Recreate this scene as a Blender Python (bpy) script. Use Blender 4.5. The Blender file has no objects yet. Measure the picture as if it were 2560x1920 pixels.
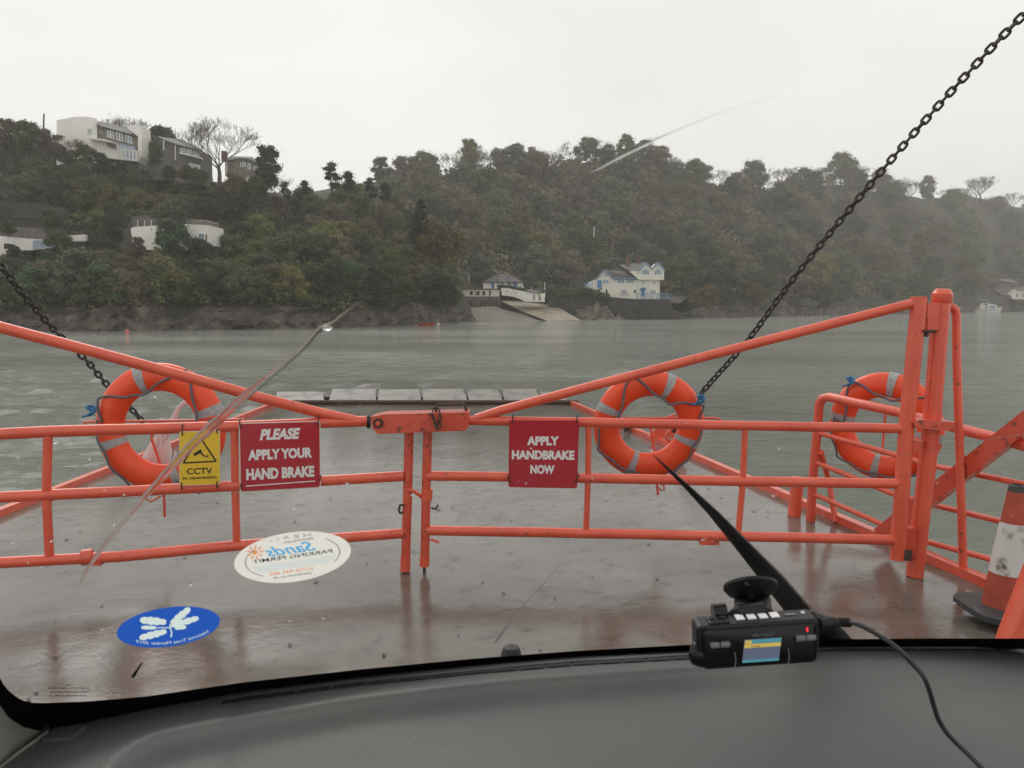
import bpy, math, random
import numpy as np
from mathutils import Vector, Matrix, noise

# ------------------------------------------------------------------ camera, world, sun, exposure
SC = bpy.context.scene
COL = SC.collection
CAM_Z = 1.6            # eye above the ferry deck (deck is z = 0)
WATER_Z = -1.6
PITCH = math.atan(195.0 / 2048.0)
cam_d = bpy.data.cameras.new('camera')
cam = bpy.data.objects.new('camera', cam_d)
COL.objects.link(cam)
cam.location = (0, 0, CAM_Z)
cam.rotation_euler = (math.pi / 2 - PITCH, 0, 0)
cam_d.sensor_width = 36.0
cam_d.lens = 28.8
cam_d.clip_start = 0.02
cam_d.clip_end = 3000
cam_d.dof.use_dof = True
cam_d.dof.focus_distance = 5.2
cam_d.dof.aperture_fstop = 22
SC.camera = cam

world = bpy.data.worlds.new('World')
SC.world = world
world.use_nodes = True
wn = world.node_tree
for n in list(wn.nodes):
    wn.nodes.remove(n)
w_out = wn.nodes.new('ShaderNodeOutputWorld')
w_bg = wn.nodes.new('ShaderNodeBackground')
w_sky = wn.nodes.new('ShaderNodeTexSky')
w_sky.sky_type = 'NISHITA'
w_sky.sun_disc = False
w_sky.sun_elevation = math.radians(38)
w_sky.sun_rotation = math.radians(-25)
w_hs = wn.nodes.new('ShaderNodeHueSaturation')
w_hs.inputs['Saturation'].default_value = 0.12
w_tc = wn.nodes.new('ShaderNodeTexCoord')
w_map = wn.nodes.new('ShaderNodeMapping')
w_map.inputs['Scale'].default_value = (1.4, 1.4, 4.5)
w_nz = wn.nodes.new('ShaderNodeTexNoise')
w_nz.inputs['Scale'].default_value = 1.1
w_nz.inputs['Detail'].default_value = 4
w_cr = wn.nodes.new('ShaderNodeValToRGB')       # the cloud layer: grey, slightly warm, faintly mottled
w_cr.color_ramp.elements[0].position = 0.3
w_cr.color_ramp.elements[0].color = (0.70, 0.692, 0.68, 1)
w_cr.color_ramp.elements[1].position = 0.7
w_cr.color_ramp.elements[1].color = (0.85, 0.845, 0.83, 1)
w_sc = wn.nodes.new('ShaderNodeVectorMath')
w_sc.operation = 'SCALE'
w_sc.inputs['Scale'].default_value = 9.2
w_mix = wn.nodes.new('ShaderNodeMix')
w_mix.data_type = 'RGBA'
w_mix.inputs['Factor'].default_value = 0.88
wn.links.new(w_sky.outputs['Color'], w_hs.inputs['Color'])
wn.links.new(w_tc.outputs['Generated'], w_map.inputs['Vector'])
wn.links.new(w_map.outputs['Vector'], w_nz.inputs['Vector'])
wn.links.new(w_nz.outputs['Fac'], w_cr.inputs['Fac'])
wn.links.new(w_cr.outputs['Color'], w_sc.inputs[0])
wn.links.new(w_hs.outputs['Color'], w_mix.inputs['A'])
wn.links.new(w_sc.outputs['Vector'], w_mix.inputs['B'])
wn.links.new(w_mix.outputs['Result'], w_bg.inputs['Color'])
wn.links.new(w_bg.outputs['Background'], w_out.inputs['Surface'])
w_bg.inputs['Strength'].default_value = 0.136

sun_d = bpy.data.lights.new('sun', 'SUN')
sun_d.energy = 0.9
sun_d.angle = math.radians(30)
sun_d.color = (1.0, 0.97, 0.93)
sun = bpy.data.objects.new('sun', sun_d)
COL.objects.link(sun)
sun.rotation_euler = (math.radians(52), 0, math.radians(-155))
SC.view_settings.view_transform = 'Standard'
SC.view_settings.look = 'None'
SC.view_settings.exposure = 0.0
SC.view_settings.gamma = 1.0
SC.view_settings.use_curve_mapping = False
SC.render.engine = 'CYCLES'
SC.cycles.max_bounces = 8
SC.cycles.transparent_max_bounces = 12
SC.cycles.volume_bounces = 1
SC.cycles.use_denoising = True
SC.cycles.caustics_refractive = False
SC.cycles.caustics_reflective = False

HAZE_DENSITY = 0.00050
rnd = random.Random(7)
CT, ST = math.cos(PITCH), math.sin(PITCH)

# ------------------------------------------------------------------ measuring helpers (sight line -> place)
def ray(px, py):
    xc = (px - 1280) / 2048.0
    yc = (960 - py) / 2048.0
    return (xc, CT + yc * ST, -ST + yc * CT)

def P(px, py, Y):
    d = ray(px, py)
    s = Y / d[1]
    return Vector((d[0] * s, Y, CAM_Z + d[2] * s))

def Pz(px, py, z):
    d = ray(px, py)
    s = (z - CAM_Z) / d[2]
    return Vector((d[0] * s, d[1] * s, z))

def lerp(a, b, t):
    return a + (b - a) * t

def interp(x, pts):
    return float(np.interp(x, [p[0] for p in pts], [p[1] for p in pts]))

# ------------------------------------------------------------------ materials
def mat(name):
    m = bpy.data.materials.new(name)
    m.use_nodes = True
    nt = m.node_tree
    return m, nt, nt.nodes['Principled BSDF']

def nz(nt, scale, detail=4, rough=0.55, coord='Object', stretch=None):
    tc = nt.nodes.new('ShaderNodeTexCoord')
    n = nt.nodes.new('ShaderNodeTexNoise')
    n.inputs['Scale'].default_value = scale
    n.inputs['Detail'].default_value = detail
    n.inputs['Roughness'].default_value = rough
    if stretch:
        mp = nt.nodes.new('ShaderNodeMapping')
        mp.inputs['Scale'].default_value = stretch
        nt.links.new(tc.outputs[coord], mp.inputs['Vector'])
        nt.links.new(mp.outputs['Vector'], n.inputs['Vector'])
    else:
        nt.links.new(tc.outputs[coord], n.inputs['Vector'])
    return n

def ramp(nt, src, stops):
    r = nt.nodes.new('ShaderNodeValToRGB')
    el = r.color_ramp.elements
    while len(el) < len(stops):
        el.new(0.5)
    for e, (p, c) in zip(el, stops):
        e.position = p
        e.color = (c[0], c[1], c[2], 1) if not isinstance(c, float) else (c, c, c, 1)
    nt.links.new(src, r.inputs['Fac'])
    return r

def bump(nt, bsdf, src, strength, dist):
    b = nt.nodes.new('ShaderNodeBump')
    b.inputs['Strength'].default_value = strength
    b.inputs['Distance'].default_value = dist
    nt.links.new(src, b.inputs['Height'])
    nt.links.new(b.outputs['Normal'], bsdf.inputs['Normal'])
    return b

def simple(name, col, rough=0.6, var=0.15, scale=8.0, bmp=0.0, bdist=0.01, metal=0.0, spec=None, coat=0.0):
    m, nt, b = mat(name)
    b.inputs['Roughness'].default_value = rough
    b.inputs['Metallic'].default_value = metal
    if spec is not None:
        b.inputs['Specular IOR Level'].default_value = spec
    if coat:
        b.inputs['Coat Weight'].default_value = coat
        b.inputs['Coat Roughness'].default_value = 0.08
    n = nz(nt, scale)
    lo = tuple(c * (1 - var) for c in col)
    hi = tuple(min(1, c * (1 + var)) for c in col)
    r = ramp(nt, n.outputs['Fac'], [(0.3, lo), (0.7, hi)])
    nt.links.new(r.outputs['Color'], b.inputs['Base Color'])
    if bmp:
        bump(nt, b, n.outputs['Fac'], bmp, bdist)
    return m

def orange_paint(name, col=(0.80, 0.105, 0.055), rust=0.625):
    m, nt, b = mat(name)
    n1 = nz(nt, 5, 6)
    n2 = nz(nt, 22, 8, 0.7)
    r1 = ramp(nt, n1.outputs['Fac'], [(0.25, tuple(c * 0.82 for c in col)), (0.75, (min(1, col[0] * 1.05), col[1] * 1.35, col[2] * 1.4))])
    r2 = ramp(nt, n2.outputs['Fac'], [(rust, 0.0), (rust + 0.05, 1.0)])
    mx = nt.nodes.new('ShaderNodeMix')
    mx.data_type = 'RGBA'
    nt.links.new(r2.outputs['Color'], mx.inputs['Factor'])
    nt.links.new(r1.outputs['Color'], mx.inputs['A'])
    mx.inputs['B'].default_value = (0.16, 0.05, 0.03, 1)
    nt.links.new(mx.outputs['Result'], b.inputs['Base Color'])
    b.inputs['Roughness'].default_value = 0.34
    b.inputs['Coat Weight'].default_value = 0.35
    b.inputs['Coat Roughness'].default_value = 0.12
    bump(nt, b, n2.outputs['Fac'], 0.25, 0.004)
    return m

M = {}
M['orange'] = orange_paint('orange_paint')
M['orange_worn_shaded'] = orange_paint('worn_and_shaded_orange', (0.70, 0.085, 0.045), 0.565)  # rust and wear; the darker orange also paints shade on the lifting beam
M['rust'] = simple('rusty_steel', (0.075, 0.045, 0.035), 0.75, 0.4, 30, 0.5, 0.003)
M['chain'] = simple('chain_steel', (0.035, 0.028, 0.027), 0.5, 0.45, 25, 0.4, 0.004)
M['sign_red'] = simple('sign_red', (0.44, 0.022, 0.035), 0.3, 0.06, 3, coat=0.3)
M['sign_yellow'] = simple('sign_yellow', (0.83, 0.54, 0.035), 0.3, 0.04, 3, coat=0.3)
M['white_print'] = simple('white_print', (0.80, 0.78, 0.77), 0.4, 0.05, 6)
M['black_print'] = simple('black_print', (0.02, 0.018, 0.012), 0.5, 0.1, 6)
M['sign_edge'] = simple('sign_edge', (0.72, 0.70, 0.62), 0.4, 0.05, 6)
M['black_tie'] = simple('black_tie', (0.012, 0.012, 0.014), 0.5, 0.1)
M['buoy'] = simple('lifebuoy_shell', (0.86, 0.085, 0.022), 0.38, 0.10, 4, 0.15, 0.004, coat=0.15)
M['reflective'] = simple('reflective_tape', (0.36, 0.38, 0.39), 0.42, 0.22, 40, 0.2, 0.002)
M['rope'] = simple('grey_rope', (0.12, 0.135, 0.16), 0.8, 0.3, 120, 0.6, 0.002)
M['rope_blue'] = simple('blue_rope', (0.03, 0.17, 0.35), 0.7, 0.3, 90, 0.6, 0.002)
M['white_sheet'] = simple('white_sheet', (0.78, 0.74, 0.74), 0.6, 0.1, 12, 0.4, 0.01)
M['cone_orange'] = simple('cone_orange', (0.40, 0.065, 0.035), 0.55, 0.2, 10, 0.2, 0.004)
M['cone_base'] = simple('cone_rubber', (0.045, 0.048, 0.05), 0.55, 0.3, 18, 0.3, 0.004)
m, nt, b = mat('cone_sleeve')
n = nz(nt, 9, 6)
r = ramp(nt, n.outputs['Fac'], [(0.36, (0.10, 0.075, 0.055)), (0.47, (0.62, 0.60, 0.58))])
nt.links.new(r.outputs['Color'], b.inputs['Base Color'])
b.inputs['Roughness'].default_value = 0.42
M['cone_white'] = m
# wet steel deck
m, nt, b = mat('wet_deck')
n1 = nz(nt, 0.9, 6, 0.6)
n2 = nz(nt, 7.0, 8, 0.65)
n3 = nz(nt, 46.0, 4, 0.6)
r1 = ramp(nt, n1.outputs['Fac'], [(0.30, (0.085, 0.075, 0.062)), (0.50, (0.150, 0.140, 0.122)), (0.72, (0.200, 0.190, 0.170))])
r2 = ramp(nt, n2.outputs['Fac'], [(0.32, (0.42, 0.36, 0.30)), (0.44, (0.94, 0.93, 0.92)), (0.7, (1.08, 1.06, 1.04))])
mx = nt.nodes.new('ShaderNodeMix'); mx.data_type = 'RGBA'; mx.blend_type = 'MULTIPLY'
mx.inputs['Factor'].default_value = 0.8
nt.links.new(r1.outputs['Color'], mx.inputs['A']); nt.links.new(r2.outputs['Color'], mx.inputs['B'])
nt.links.new(mx.outputs['Result'], b.inputs['Base Color'])
rr = ramp(nt, n2.outputs['Fac'], [(0.3, 0.20), (0.5, 0.07), (0.75, 0.11)])
nt.links.new(rr.outputs['Color'], b.inputs['Roughness'])
b.inputs['IOR'].default_value = 1.4
ad = nt.nodes.new('ShaderNodeMath'); ad.operation = 'MULTIPLY_ADD'
nt.links.new(n3.outputs['Fac'], ad.inputs[0]); ad.inputs[1].default_value = 0.12
nt.links.new(n2.outputs['Fac'], ad.inputs[2])
bump(nt, b, ad.outputs[0], 0.22, 0.012)
M['deck'] = m
M['hull'] = simple('hull_steel', (0.05, 0.045, 0.045), 0.5, 0.3, 3)
m, nt, b = mat('ramp_planks')
n1 = nz(nt, 3.2, 8, 0.72, stretch=(1, 0.5, 1))
r1 = ramp(nt, n1.outputs['Fac'], [(0.38, (0.05, 0.04, 0.034)), (0.48, (0.18, 0.152, 0.136)), (0.8, (0.26, 0.225, 0.205))])
nt.links.new(r1.outputs['Color'], b.inputs['Base Color'])
b.inputs['Roughness'].default_value = 0.42
b.inputs['Specular IOR Level'].default_value = 0.5
bump(nt, b, n1.outputs['Fac'], 0.3, 0.01)
M['plank'] = m
# river water
m, nt, b = mat('river_water')
b.inputs['Base Color'].default_value = (0.235, 0.25, 0.21, 1)
b.inputs['Roughness'].default_value = 0.07
b.inputs['IOR'].default_value = 1.33
na = nz(nt, 0.75, 7, 0.62, stretch=(0.42, 1.5, 1))
nb_ = nz(nt, 3.2, 6, 0.62, stretch=(0.42, 1.5, 1))
nc = nz(nt, 0.035, 3, 0.5, stretch=(0.7, 1.6, 1))
md = nt.nodes.new('ShaderNodeMath'); md.operation = 'MULTIPLY_ADD'
nt.links.new(nb_.outputs['Fac'], md.inputs[0]); md.inputs[1].default_value = 0.30
nt.links.new(na.outputs['Fac'], md.inputs[2])
rc = ramp(nt, nc.outputs['Fac'], [(0.35, 0.5), (0.65, 1.0)])
bp = bump(nt, b, md.outputs[0], 0.9, 1.25)
nt.links.new(rc.outputs['Color'], bp.inputs['Strength'])
M['water'] = m
# vegetation: hue carried by each tree's object colour, grain by noise
def leaf_mat(name, base=None):
    m, nt, b = mat(name)
    n1 = nz(nt, 0.9, 3)
    if base is None:
        oi = nt.nodes.new('ShaderNodeObjectInfo')
        src = oi.outputs['Color']
    else:
        rg = nt.nodes.new('ShaderNodeRGB'); rg.outputs[0].default_value = (*base, 1)
        src = rg.outputs[0]
    hs = nt.nodes.new('ShaderNodeHueSaturation')
    nt.links.new(src, hs.inputs['Color'])
    rv = ramp(nt, n1.outputs['Fac'], [(0.3, 0.55), (0.7, 1.5)])
    if base is None:
        nt.links.new(rv.outputs['Color'], hs.inputs['Value'])
    else:
        n3 = nz(nt, 0.16, 3)
        rw = ramp(nt, n3.outputs['Fac'], [(0.36, 0.45), (0.64, 1.7)])
        mm = nt.nodes.new('ShaderNodeMath'); mm.operation = 'MULTIPLY'
        nt.links.new(rv.outputs['Color'], mm.inputs[0]); nt.links.new(rw.outputs['Color'], mm.inputs[1])
        nt.links.new(mm.outputs[0], hs.inputs['Value'])
    n2 = nz(nt, 0.35 if base is None else 0.09, 2)
    rh = ramp(nt, n2.outputs['Fac'], [(0.3, 0.488), (0.7, 0.528)])
    nt.links.new(rh.outputs['Color'], hs.inputs['Hue'])
    nt.links.new(hs.outputs['Color'], b.inputs['Base Color'])
    b.inputs['Roughness'].default_value = 0.7
    b.inputs['Specular IOR Level'].default_value = 0.5
    return m
M['leaf'] = leaf_mat('foliage')
M['under'] = leaf_mat('undergrowth', (0.078, 0.078, 0.030))
M['far_under'] = leaf_mat('wood_foliage', (0.112, 0.100, 0.054))
M['bark'] = simple('bark', (0.085, 0.072, 0.058), 0.9, 0.35, 6)
M['twig'] = simple('twigs', (0.115, 0.10, 0.085), 0.9, 0.3, 3)
M['earth'] = simple('earth', (0.045, 0.042, 0.026), 0.95, 0.5, 0.25, 0.6, 0.6)
m, nt, b = mat('shore_rock')
n1 = nz(nt, 0.5, 9, 0.68)
n2 = nz(nt, 0.13, 4, 0.5)
r1 = ramp(nt, n1.outputs['Fac'], [(0.34, (0.028, 0.023, 0.019)), (0.50, (0.092, 0.075, 0.062)), (0.64, (0.19, 0.155, 0.125))])
r2 = ramp(nt, n2.outputs['Fac'], [(0.35, 0.55), (0.65, 1.15)])
mx = nt.nodes.new('ShaderNodeMix'); mx.data_type = 'RGBA'; mx.blend_type = 'MULTIPLY'; mx.inputs['Factor'].default_value = 1
nt.links.new(r1.outputs['Color'], mx.inputs['A']); nt.links.new(r2.outputs['Color'], mx.inputs['B'])
nt.links.new(mx.outputs['Result'], b.inputs['Base Color'])
b.inputs['Roughness'].default_value = 0.7
bump(nt, b, n1.outputs['Fac'], 0.8, 0.5)
M['rock'] = m
M['beach'] = simple('beach_shingle', (0.20, 0.175, 0.15), 0.85, 0.22, 0.9, 0.4, 0.1)
M['slip'] = simple('slip_concrete', (0.33, 0.285, 0.22), 0.8, 0.22, 0.35)
M['slip_dark'] = simple('dark_side_concrete', (0.04, 0.038, 0.032), 0.8, 0.3, 0.8)
M['render_white'] = simple('white_render', (0.86, 0.84, 0.78), 0.8, 0.07, 0.5)
M['render_cream'] = simple('cream_render', (0.86, 0.83, 0.72), 0.8, 0.05, 0.5)
M['slate'] = simple('roof_slate', (0.125, 0.12, 0.12), 0.7, 0.25, 1.4, 0.3, 0.05)
M['slate_hung'] = simple('hung_slate', (0.13, 0.12, 0.12), 0.7, 0.2, 1.2)
M['stone'] = simple('grey_stone', (0.20, 0.175, 0.15), 0.85, 0.4, 1.1, 0.5, 0.1)
M['stone_dark'] = simple('dark_stone', (0.05, 0.045, 0.04), 0.85, 0.5, 0.9, 0.5, 0.1)
M['blue'] = simple('blue_paint', (0.035, 0.20, 0.50), 0.5, 0.1, 2)
M['blue_pale'] = simple('pale_blue_paint', (0.16, 0.33, 0.52), 0.5, 0.1, 2)
M['pane'] = simple('window_glass', (0.06, 0.075, 0.09), 0.08, 0.3, 0.7)
M['pane_pale'] = simple('pale_window_glass', (0.30, 0.36, 0.42), 0.1, 0.15, 0.7)
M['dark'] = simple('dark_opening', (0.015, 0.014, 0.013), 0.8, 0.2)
M['timber'] = simple('wet_timber', (0.06, 0.05, 0.042), 0.8, 0.3, 3)
M['brick'] = simple('chimney_brick', (0.16, 0.09, 0.065), 0.85, 0.3, 2)
M['car_red'] = simple('maroon_paint', (0.15, 0.02, 0.035), 0.3, 0.1, 2, coat=0.5)
M['boat_white'] = simple('boat_white', (0.72, 0.70, 0.66), 0.35, 0.05, 1)
M['float_yellow'] = simple('float_yellow', (0.80, 0.42, 0.05), 0.5, 0.1, 1)
M['float_white'] = simple('float_white', (0.80, 0.72, 0.55), 0.5, 0.1, 1)
M['red'] = simple('red_paint', (0.35, 0.04, 0.025), 0.5, 0.1, 1)
M['hivis'] = simple('high_visibility', (0.75, 0.70, 0.05), 0.6, 0.1, 1)
M['orange_bracken'] = simple('bracken', (0.22, 0.085, 0.03), 0.9, 0.3, 0.5)
# car interior
m, nt, b = mat('dash_vinyl')
n1 = nz(nt, 900, 2, 0.5)
n2 = nz(nt, 5, 4, 0.5)
r1 = ramp(nt, n2.outputs['Fac'], [(0.3, (0.076, 0.073, 0.073)), (0.7, (0.100, 0.096, 0.092))])
nt.links.new(r1.outputs['Color'], b.inputs['Base Color'])
b.inputs['Roughness'].default_value = 0.48
b.inputs['Specular IOR Level'].default_value = 0.42
bump(nt, b, n1.outputs['Fac'], 0.45, 0.0008)
M['dash'] = m
M['dash_dark'] = simple('dash_slot', (0.02, 0.02, 0.022), 0.8, 0.1)
M['frit_and_gap'] = simple('black_border_and_gap', (0.003, 0.003, 0.003), 0.9, 0.1, spec=0.05)  # glass border; also the painted dark of the ramp plate gaps
M['pillar'] = simple('pillar_trim', (0.30, 0.30, 0.26), 0.7, 0.05, 30, 0.15, 0.001)
M['cam_black'] = simple('black_plastic', (0.008, 0.008, 0.009), 0.42, 0.2, 60, spec=0.35)
M['cam_gloss'] = simple('glossy_black_plastic', (0.004, 0.004, 0.005), 0.15, 0.1, spec=0.35)
M['key'] = simple('silver_key', (0.17, 0.18, 0.19), 0.35, 0.1, 60)
M['key_white'] = simple('white_key', (0.86, 0.86, 0.86), 0.4, 0.03, 60)
M['cable'] = simple('black_cable', (0.022, 0.023, 0.024), 0.45, 0.1, 60)
M['wiper'] = simple('wiper_black', (0.010, 0.010, 0.011), 0.5, 0.2, 40)
M['rail_grey'] = simple('cowl_plastic', (0.03, 0.03, 0.03), 0.6, 0.2, 20)
M['sticker_white'] = simple('sticker_white', (0.72, 0.72, 0.66), 0.5, 0.02, 30)
M['sticker_blue'] = simple('sticker_blue', (0.018, 0.085, 0.46), 0.5, 0.02, 30)
M['leaf_print'] = simple('leaf_print', (0.62, 0.80, 0.76), 0.5, 0.02, 30)
M['ink_navy'] = simple('ink_navy', (0.03, 0.04, 0.10), 0.5, 0.02, 30)
M['ink_blue'] = simple('ink_blue', (0.05, 0.33, 0.65), 0.5, 0.02, 30)
M['ink_orange'] = simple('ink_orange', (0.75, 0.25, 0.08), 0.5, 0.02, 30)
M['ink_grey'] = simple('ink_grey', (0.45, 0.47, 0.47), 0.5, 0.02, 30)
def film(name, col):
    """printed vinyl on glass: daylight from outside shines through it"""
    m = bpy.data.materials.new(name); m.use_nodes = True
    nt = m.node_tree; nt.nodes.remove(nt.nodes['Principled BSDF'])
    d = nt.nodes.new('ShaderNodeBsdfDiffuse'); t = nt.nodes.new('ShaderNodeBsdfTranslucent'); x = nt.nodes.new('ShaderNodeMixShader')
    d.inputs[0].default_value = (*col, 1); t.inputs[0].default_value = (*col, 1); x.inputs[0].default_value = 0.72
    nt.links.new(d.outputs[0], x.inputs[1]); nt.links.new(t.outputs[0], x.inputs[2])
    nt.links.new(x.outputs[0], nt.nodes['Material Output'].inputs['Surface'])
    return m
M['sticker_white'] = film('sticker_white', (0.92, 0.92, 0.86))
M['ink_blue'] = film('ink_blue', (0.10, 0.48, 0.88))
M['ink_orange'] = film('ink_orange', (0.90, 0.36, 0.14))
M['panel_white'] = film('panel_white', (0.80, 0.86, 0.84))
M['sticker_blue'] = film('sticker_blue', (0.028, 0.125, 0.60))
M['leaf_print'] = film('leaf_print', (0.80, 0.95, 0.92))
def emit(name, col, s):
    m = bpy.data.materials.new(name); m.use_nodes = True
    nt = m.node_tree
    nt.nodes.remove(nt.nodes['Principled BSDF'])
    e = nt.nodes.new('ShaderNodeEmission')
    e.inputs['Color'].default_value = (*col, 1); e.inputs['Strength'].default_value = s
    nt.links.new(e.outputs[0], nt.nodes['Material Output'].inputs['Surface'])
    return m
M['scr_grey'] = emit('screen_grey', (0.13, 0.15, 0.22), 0.8)
M['scr_teal'] = emit('screen_teal', (0.09, 0.32, 0.38), 0.8)
M['scr_yellow'] = emit('screen_yellow', (0.60, 0.44, 0.10), 0.9)
M['scr_text'] = emit('screen_text', (0.10, 0.08, 0.03), 0.5)
M['led_red'] = emit('red_light', (1.0, 0.03, 0.04), 2.2)
m = bpy.data.materials.new('windscreen_glass'); m.use_nodes = True
nt = m.node_tree; nt.nodes.remove(nt.nodes['Principled BSDF'])
tr = nt.nodes.new('ShaderNodeBsdfTransparent'); tr.inputs['Color'].default_value = (0.975, 0.973, 0.965, 1)
nt.links.new(tr.outputs[0], nt.nodes['Material Output'].inputs['Surface'])
M['glass'] = m
m, nt, b = mat('rain_water')
b.inputs['Base Color'].default_value = (1, 1, 1, 1)
b.inputs['Roughness'].default_value = 0.0
b.inputs['IOR'].default_value = 1.33
b.inputs['Transmission Weight'].default_value = 1.0
M['drop'] = m

# ------------------------------------------------------------------ geometry helpers
class MB:
    def __init__(s):
        s.v = []; s.f = []
    def add(s, vs, fs):
        o = len(s.v)
        s.v += [tuple(v) for v in vs]
        s.f += [tuple(i + o for i in f) for f in fs]
        return s
    def box(s, c, size, R=None):
        hx, hy, hz = [k / 2 for k in size]
        vs = []
        for z in (-hz, hz):
            for x, y in ((-hx, -hy), (hx, -hy), (hx, hy), (-hx, hy)):
                v = Vector((x, y, z))
                if R is not None:
                    v = R @ v
                vs.append(Vector(c) + v)
        return s.add(vs, [(3, 2, 1, 0), (4, 5, 6, 7), (0, 1, 5, 4), (1, 2, 6, 5), (2, 3, 7, 6), (3, 0, 4, 7)])
    def tube(s, pts, r, n=10, cap=True, flat=1.0, up=None):
        pts = [Vector(p) for p in pts]
        rs = r if isinstance(r, (list, tuple)) else [r] * len(pts)
        vs = []
        prev = None
        for i, p in enumerate(pts):
            a = pts[max(i - 1, 0)]; b_ = pts[min(i + 1, len(pts) - 1)]
            t = (b_ - a).normalized()
            if prev is None:
                ref = Vector(up) if up is not None else (Vector((0, 0, 1)) if abs(t.z) < 0.9 else Vector((1, 0, 0)))
                u = (ref - t * ref.dot(t)).normalized()
            else:
                u = (prev - t * prev.dot(t)).normalized()
            prev = u
            w = t.cross(u)
            for k in range(n):
                an = 2 * math.pi * k / n
                vs.append(p + u * (math.cos(an) * rs[i] * flat) + w * (math.sin(an) * rs[i]))
        fs = []
        for i in range(len(pts) - 1):
            for k in range(n):
                k2 = (k + 1) % n
                fs.append((i * n + k, i * n + k2, (i + 1) * n + k2, (i + 1) * n + k))
        if cap:
            fs.append(tuple(range(n - 1, -1, -1)))
            fs.append(tuple((len(pts) - 1) * n + k for k in range(n)))
        return s.add(vs, fs)
    def lathe(s, prof, c=(0, 0, 0), n=20, axis=None):
        vs = []; fs = []
        R = Matrix.Identity(3) if axis is None else Vector((0, 0, 1)).rotation_difference(Vector(axis)).to_matrix()
        for r, z in prof:
            for k in range(n):
                a = 2 * math.pi * k / n
                vs.append(Vector(c) + R @ Vector((r * math.cos(a), r * math.sin(a), z)))
        for i in range(len(prof) - 1):
            for k in range(n):
                k2 = (k + 1) % n
                fs.append((i * n + k, i * n + k2, (i + 1) * n + k2, (i + 1) * n + k))
        return s.add(vs, fs)
    def ball(s, c, r, n=12, sq=(1, 1, 1)):
        prof = [(max(1e-4, math.sin(math.pi * i / (n // 2 + 2))), -math.cos(math.pi * i / (n // 2 + 2))) for i in range(n // 2 + 3)]
        vs = []; fs = []
        for rr_, z in prof:
            for k in range(n):
                a = 2 * math.pi * k / n
                vs.append((c[0] + rr_ * math.cos(a) * r * sq[0], c[1] + rr_ * math.sin(a) * r * sq[1], c[2] + z * r * sq[2]))
        for i in range(len(prof) - 1):
            for k in range(n):
                k2 = (k + 1) % n
                fs.append((i * n + k, i * n + k2, (i + 1) * n + k2, (i + 1) * n + k))
        return s.add(vs, fs)
    def prism(s, pts, ext):
        """a flat polygon given as 3-D points, thickened along ext"""
        n = len(pts)
        e = Vector(ext)
        vs = [Vector(p) for p in pts] + [Vector(p) + e for p in pts]
        fs = [tuple(range(n)), tuple(range(2 * n - 1, n - 1, -1))]
        for i in range(n):
            j = (i + 1) % n
            fs.append((i, i + n, j + n, j))
        return s.add(vs, fs)
    def slab(s, poly, Y, depth):
        """front outline in sight-line terms at distance Y, real depth going away"""
        return s.prism([P(x, y, Y) for x, y in poly], (0, depth, 0))
    def rect(s, x0, y0, x1, y1, Y, depth):
        return s.slab([(x0, y0), (x1, y0), (x1, y1), (x0, y1)], Y, depth)

def mesh_of(name, v, f, m, smooth=False):
    me = bpy.data.meshes.new(name)
    me.from_pydata(v, [], f)
    me.validate(clean_customdata=False)
    me.update()
    if m is not None:
        me.materials.append(m)
    if smooth:
        me.polygons.foreach_set('use_smooth', [True] * len(me.polygons))
        try:
            me.set_sharp_from_angle(angle=math.radians(42))
        except Exception:
            pass
    return me

def link(name, me, parent=None):
    o = bpy.data.objects.new(name, me)
    COL.objects.link(o)
    if parent is not None:
        o.parent = parent
    return o

def root_loc(o):
    while o.parent is not None:
        o = o.parent
    return o.location

def part(name, mb, m, parent, smooth=False, label=None):
    """mesh in scene coordinates, hung under a thing whose base is at parent's place"""
    L = root_loc(parent)
    v = [(a - L.x, b_ - L.y, c - L.z) for a, b_, c in mb.v]
    o = link(name, mesh_of(name, v, mb.f, M[m] if isinstance(m, str) else m, smooth), parent)
    if label:
        o['label'] = label
    return o

def tag(o, label, cat, group=None):
    o['label'] = label; o['category'] = cat
    if group:
        o['group'] = group
    return o

def thing(name, loc, label, cat, group=None):
    o = bpy.data.objects.new(name, None)
    o.empty_display_size = 0.2
    COL.objects.link(o)
    o.location = loc
    return tag(o, label, cat, group)

def single(name, mb, m, label, cat, group=None, smooth=False):
    c = np.array(mb.v)
    L = Vector((float(c[:, 0].mean()), float(c[:, 1].mean()), float(c[:, 2].min())))
    v = [(a - L.x, b_ - L.y, z - L.z) for a, b_, z in mb.v]
    o = link(name, mesh_of(name, v, mb.f, M[m] if isinstance(m, str) else m, smooth))
    o.location = L
    return tag(o, label, cat, group)

def struct(name, mb, m, kind='structure', smooth=False):
    o = link(name, mesh_of(name, mb.v, mb.f, M[m] if isinstance(m, str) else m, smooth))
    o['kind'] = kind
    return o

def text2d(s, size=1.0, offset=0.0, shear=0.0, res=3):
    """outline of lettering as flat triangles, centred, cap height about 0.7*size"""
    cu = bpy.data.curves.new('t', 'FONT')
    cu.body = s; cu.size = size; cu.offset = offset; cu.shear = shear
    cu.align_x = 'CENTER'; cu.align_y = 'CENTER'; cu.resolution_u = res
    o = bpy.data.objects.new('t', cu)
    COL.objects.link(o)
    dg = bpy.context.evaluated_depsgraph_get()
    me = bpy.data.meshes.new_from_object(o.evaluated_get(dg))
    v = [(a.co.x, a.co.y) for a in me.vertices]
    f = [tuple(p.vertices) for p in me.polygons]
    bpy.data.objects.remove(o); bpy.data.curves.remove(cu); bpy.data.meshes.remove(me)
    return v, f

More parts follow.
